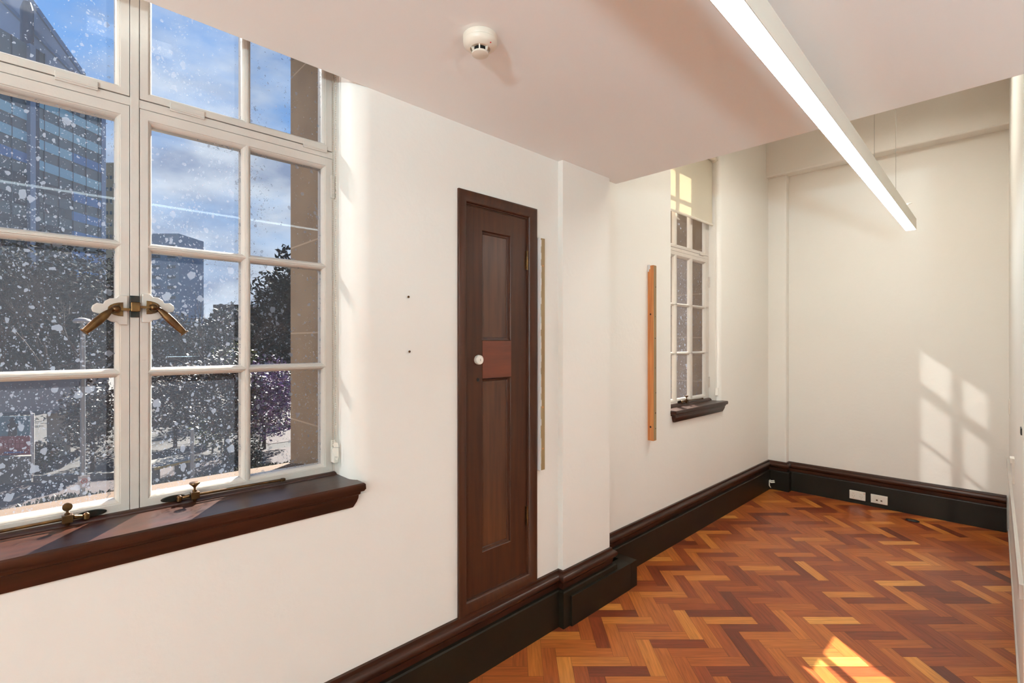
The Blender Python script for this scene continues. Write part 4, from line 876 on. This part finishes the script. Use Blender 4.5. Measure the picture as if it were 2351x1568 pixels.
for a in (0.25, Ld-0.35):
    m_ = MB(); m_.prism([TQ(a, 0.3, GZ), TQ(a+0.12, 0.3, GZ), TQ(a+0.12, 1.1, GZ), TQ(a, 1.1, GZ)], (0, 0, z_-GZ)); m_.build('leg', 'concrete', tb)
# pale concrete canopy with column, low wall and banner
a0 = at(-260, 945, 20.6); a1 = at(250, 938, 24.0)
un = Vector((a1.x-a0.x, a1.y-a0.y, 0)); Ln = un.length; un.normalize(); vn = Vector((-un.y, un.x, 0)); vn = vn if vn.x < 0 else -vn
zb_ = at(0, 947, 22.2).z; zt2 = zb_+1.52
cn = empty('concrete_canopy', (a0.x, a0.y, GZ)); tag(cn, 'pale concrete canopy on a square column behind the park trees', 'canopy')
def CQ(a, b_, z): return Vector((a0.x, a0.y, 0))+un*a+vn*b_+Vector((0, 0, z))
def cbox(a, b_, c, d, z0, z1, m2): m2.prism([CQ(a, c, z0), CQ(b_, c, z0), CQ(b_, d, z0), CQ(a, d, z0)], (0, 0, z1-z0)); return m2
cbox(0, Ln, 0, 4, zb_, zt2, MB()).build('fascia', 'canopy', cn); cbox(0, Ln, -0.05, 3.9, zb_-0.16, zb_, MB()).build('soffit_trim', 'slate', cn)
pc = at(119, 1000, 22.8); ca = (Vector((pc.x, pc.y, 0))-Vector((a0.x, a0.y, 0))).dot(un)
for q in (ca, ca-6): cbox(q-0.34, q+0.34, 0.3, 1.0, GZ, zb_, MB()).build('column', 'beigebld', cn)
pw = at(70, 1055, 25)
m_ = MB(); w0, w1_ = at(-200, 1040, 18.3), at(72, 1040, 18.9); m_.prism([(w0.x, w0.y, GZ), (w1_.x, w1_.y, GZ), (w1_.x-0.3, w1_.y, GZ), (w0.x-0.3, w0.y, GZ)], (0, 0, 1.04)); tag(m_.build('garden_wall', 'concrete'), 'low grey concrete wall in front of the banner', 'wall')
m_ = MB(); w0, w1_ = at(76, 1090, 18.9), at(300, 1075, 19.6); m_.prism([(w0.x, w0.y, GZ), (w1_.x, w1_.y, GZ), (w1_.x-0.3, w1_.y, GZ), (w0.x-0.3, w0.y, GZ)], (0, 0, 0.25)); tag(m_.build('kerb_wall', 'concrete'), 'long low kerb wall along the footpath edge', 'wall')
q0_, q1_ = at(-30, 1000, 19.5), at(68, 1000, 19.7)
bn = empty('banner', (q1_.x, q1_.y, GZ)); tag(bn, 'teal and maroon advertising banner strung beside a white pole', 'banner')
un2 = (q1_-q0_); un2.z = 0; Lb = un2.length; un2.normalize(); n2_ = Vector((un2.y, -un2.x, 0)); n2_ = n2_ if n2_.x > 0 else -n2_
def BQ(a, z, o=0.0): return Vector((q0_.x, q0_.y, 0))+un2*a+Vector((0, 0, z))+n2_*o
zA, zB, zC = at(68, 1052, 19.7).z, at(68, 1000, 19.7).z, at(68, 955, 19.7).z
MB().prism([BQ(0, zB), BQ(Lb, zB), BQ(Lb, zC), BQ(0, zC)], n2_*-0.03).build('upper_panel', 'teal', bn)
lw = MB().prism([BQ(0, zA), BQ(Lb, zA), BQ(Lb, zB), BQ(0, zB)], n2_*-0.03).build('lower_panel', 'maroon', bn)
m_ = MB(); rn = random.Random(9)
for row, (zz, hh) in enumerate(((0.62, 0.13), (0.42, 0.15))):
    x = 0.35
    while x < Lb-0.25:
        w = rn.uniform(0.06, 0.13); m_.prism([BQ(x, zA+zz, 0.005), BQ(x+w, zA+zz, 0.005), BQ(x+w, zA+zz+hh, 0.005), BQ(x, zA+zz+hh, 0.005)], n2_*0.003); x += w+0.05
m_.build('lettering', 'maroontext', lw)
MB().prism([BQ(0.6, zA+0.22, 0.005), BQ(1.3, zA+0.22, 0.005), BQ(1.3, zA+0.28, 0.005), BQ(0.6, zA+0.28, 0.005)], n2_*0.003).build('small_print', 'bluetext', lw)
m_ = MB(); fx_ = Lb-0.6; sil = [(-0.17, 0), (0.17, 0), (0.15, 0.26), (0.20, 0.46), (0.08, 0.54), (0.08, 0.60), (0.15, 0.63), (0.06, 0.66), (0.05, 0.73), (-0.06, 0.73), (-0.08, 0.66), (-0.15, 0.63), (-0.08, 0.58), (-0.09, 0.52), (-0.20, 0.45), (-0.15, 0.22)]
m_.prism([BQ(fx_+a, zB+b_, 0.005) for a, b_ in sil], n2_*0.003); m_.build('printed_figure', 'figure', bn)
m_ = MB(); pp = BQ(Lb+0.10, 0); m_.tube([(pp.x, pp.y, GZ), (pp.x, pp.y, zC+0.1)], 0.06, 10); m_.build('pole', 'signwhite', bn, smooth=True)

# glazed office tower: facade runs away from the viewer
T1 = 77.0
u1 = (0-1175.5)/FPX
A = Vector((CAMX+T1*(-SN+u1*CS), T1*(CS+u1*SN), 0))
uf = Vector((-SN+0.048*CS, CS+0.048*SN, 0)).normalized(); nf = Vector((uf.y, -uf.x, 0))  # outward normal
def u_of(px): return (px-1175.5)/FPX
def along(px):
    # distance along the facade from A where the sight line through px meets it
    r_ = Vector((-SN+u_of(px)*CS, CS+u_of(px)*SN, 0)); o = Vector((CAMX, 0, 0))
    den = r_.x*(-uf.y)-r_.y*(-uf.x); bx, by = A.x-o.x, A.y-o.y
    # o + r*t = A + uf*s
    det = r_.x*(-uf.y)+uf.x*r_.y; t = (bx*(-uf.y)+uf.x*by)/det
    return (Vector((o.x+r_.x*t, o.y+r_.y*t, 0))-A).dot(uf), t
if nf.dot(Vector((CAMX, 0, 0))-A) < 0: nf = -nf
tw = empty('office_tower', (A.x, A.y, GZ)); tag(tw, 'tall glass office tower with blue green window bands outside the upper left pane', 'building')
S1, tE = along(240); S0 = -14.0
ZT = at(240, 205, tE).z
def FQ(s_, o, z): return A+uf*s_+nf*o+Vector((0, 0, z))
def fbox(mb, s0, s1, z0, z1, o0, o1): mb.prism([FQ(s0, o0, z0), FQ(s1, o0, z0), FQ(s1, o1, z0), FQ(s0, o1, z0)], (0, 0, z1-z0)); return mb
fbox(MB(), S0, S1, GZ, ZT, -14, 0).build('core', 'spandrel', tw)
s60, _ = along(60.5); s73, t73 = along(73); s88, t88 = along(88)
FH = at(88, 271, t88).z-at(88, 319, t88).z
zref = at(88, 271, t88).z
s165, _ = along(164); s232, _ = along(231)
bands = []
for k_ in range(-1, 13):
    zt3 = zref-k_*FH; zb3 = zt3-FH*0.46
    if zb3 < GZ+1: break
    bands.append((k_, zb3, zt3))
for k_, zb3, zt3 in bands:
    if zt3 > ZT: continue
    if k_ <= 1: fbox(MB(), s88, s165, zb3, zt3, 0, 0.12).build('window_band', 'bandgreen', tw); fbox(MB(), s165, s232, zb3, zt3, 0, 0.12).build('window_band', 'bandblue' if k_ > 0 else 'bandgreen', tw)
    elif k_ == 2: fbox(MB(), s88, s232, zb3, zt3, 0, 0.12).build('window_band', 'bandgreen', tw)
    else: fbox(MB(), s88, s165, zb3, zt3, 0, 0.12).build('window_band', 'banddark', tw); fbox(MB(), s165, s232, zb3, zt3, 0, 0.12).build('window_band', 'bandblue', tw)
    fbox(MB(), S0, s60, zb3+0.3, zt3+0.3, 0, 0.12).build('window_band', 'bandgreen' if k_ <= 1 else ('bandblue' if k_ == 2 else 'banddark'), tw)
m_ = MB(); q = S0
while q < S1: fbox(m_, q, q+0.10, GZ, ZT, 0, 0.16); q += 2.6
m_.build('mullions', 'slate', tw)
fbox(MB(), s60, s73, GZ, ZT, 0, 0.7).build('metal_fin', 'towerfin', tw)
fbox(MB(), s73+0.02, s88, GZ, ZT, 0, 0.2).build('recess_strip', 'towernavy', tw)
fbox(MB(), s232, S1+0.05, GZ, ZT, 0, 0.25).build('corner_glazing', 'towerfin', tw)
# projecting sloped crown above the facade
cr_ = MB(); PTS = [(190, 170), (72, 4), (20, -70), (-150, -60), (-150, 95), (0, 175), (90, 205)]
tc_ = 84.0; front = [at(px, py, tc_) for px, py in PTS]
cr_.prism(front, Vector((-7, 0.15, 0))); cro = cr_.build('crown', 'crown', tw)
m_ = MB()
def bar(a, b_, w): 
    pa, pb = at(a[0], a[1], tc_-0.3), at(b_[0], b_[1], tc_-0.3); m_.tube([pa, pb], w, 4)
bar((70, 0), (192, 172), 0.42); bar((-10, -14), (166, 165), 0.36); bar((-60, 70), (60, 142), 0.5)
m_.build('crown_rib', 'crownrib', cro)
pA, pB = at(62, 22, 82), at(62, 190, 82)
m_ = MB(); m_.tube([pB, pA, at(62, 5, 82)], [0.85, 0.85, 0.5], 14); m_.build('crown_column', 'towernavy', tw, smooth=True)

# beige block behind the tower corner, blue block to the right, dark blocks
def block(name, px0, px1, t, ytop, depth, mt, label, rows=0, cols=0, winmat='slate'):
    a, b_ = at(px0, 785, t), at(px1, 785, t); zt3 = at((px0+px1)/2, ytop, t).z
    root = empty(name, ((a.x+b_.x)/2, (a.y+b_.y)/2, GZ)); tag(root, label, 'building')
    u = (b_-a); u.z = 0; Lg = u.length; u.normalize(); n = Vector((u.y, -u.x, 0)); n = n if n.dot(Vector((CAMX, 0, 0))-a) > 0 else -n
    a = Vector((a.x, a.y, 0))
    def Q(s_, o, z): return a+u*s_+n*o+Vector((0, 0, z))
    MB().prism([Q(0, 0, GZ), Q(Lg, 0, GZ), Q(Lg, -depth, GZ), Q(0, -depth, GZ)], (0, 0, zt3-GZ)).build('walls', mt, root)
    MB().prism([Q(0, 0.1, zt3), Q(Lg, 0.1, zt3), Q(Lg, -depth, zt3), Q(0, -depth, zt3)], (0, 0, 0.5)).build('parapet', mt, root)
    for i in range(rows):
        for j in range(cols):
            s0 = Lg*(j+0.25)/cols; s1 = Lg*(j+0.78)/cols; z1 = zt3-3.8-i*3.1
            if z1 < GZ+2: continue
            MB().prism([Q(s0, 0, z1), Q(s1, 0, z1), Q(s1, 0.08, z1), Q(s0, 0.08, z1)], (0, 0, 0.9)).build('window', winmat, root)
    return root
block('apartment_block', 241.5, 268, 130, 378, 3, 'beigebld', 'narrow beige block with small square windows right of the office tower', 12, 3)
block('office_block', 340, 411, 150, 540, 12, 'bluebld', 'distant blue grey block standing right of the window mullion', 6, 2)
block('rooftop_block', 490, 552, 85, 706, 8, 'hill', 'low dark flat roofed building beneath the bare branches', 1, 3)
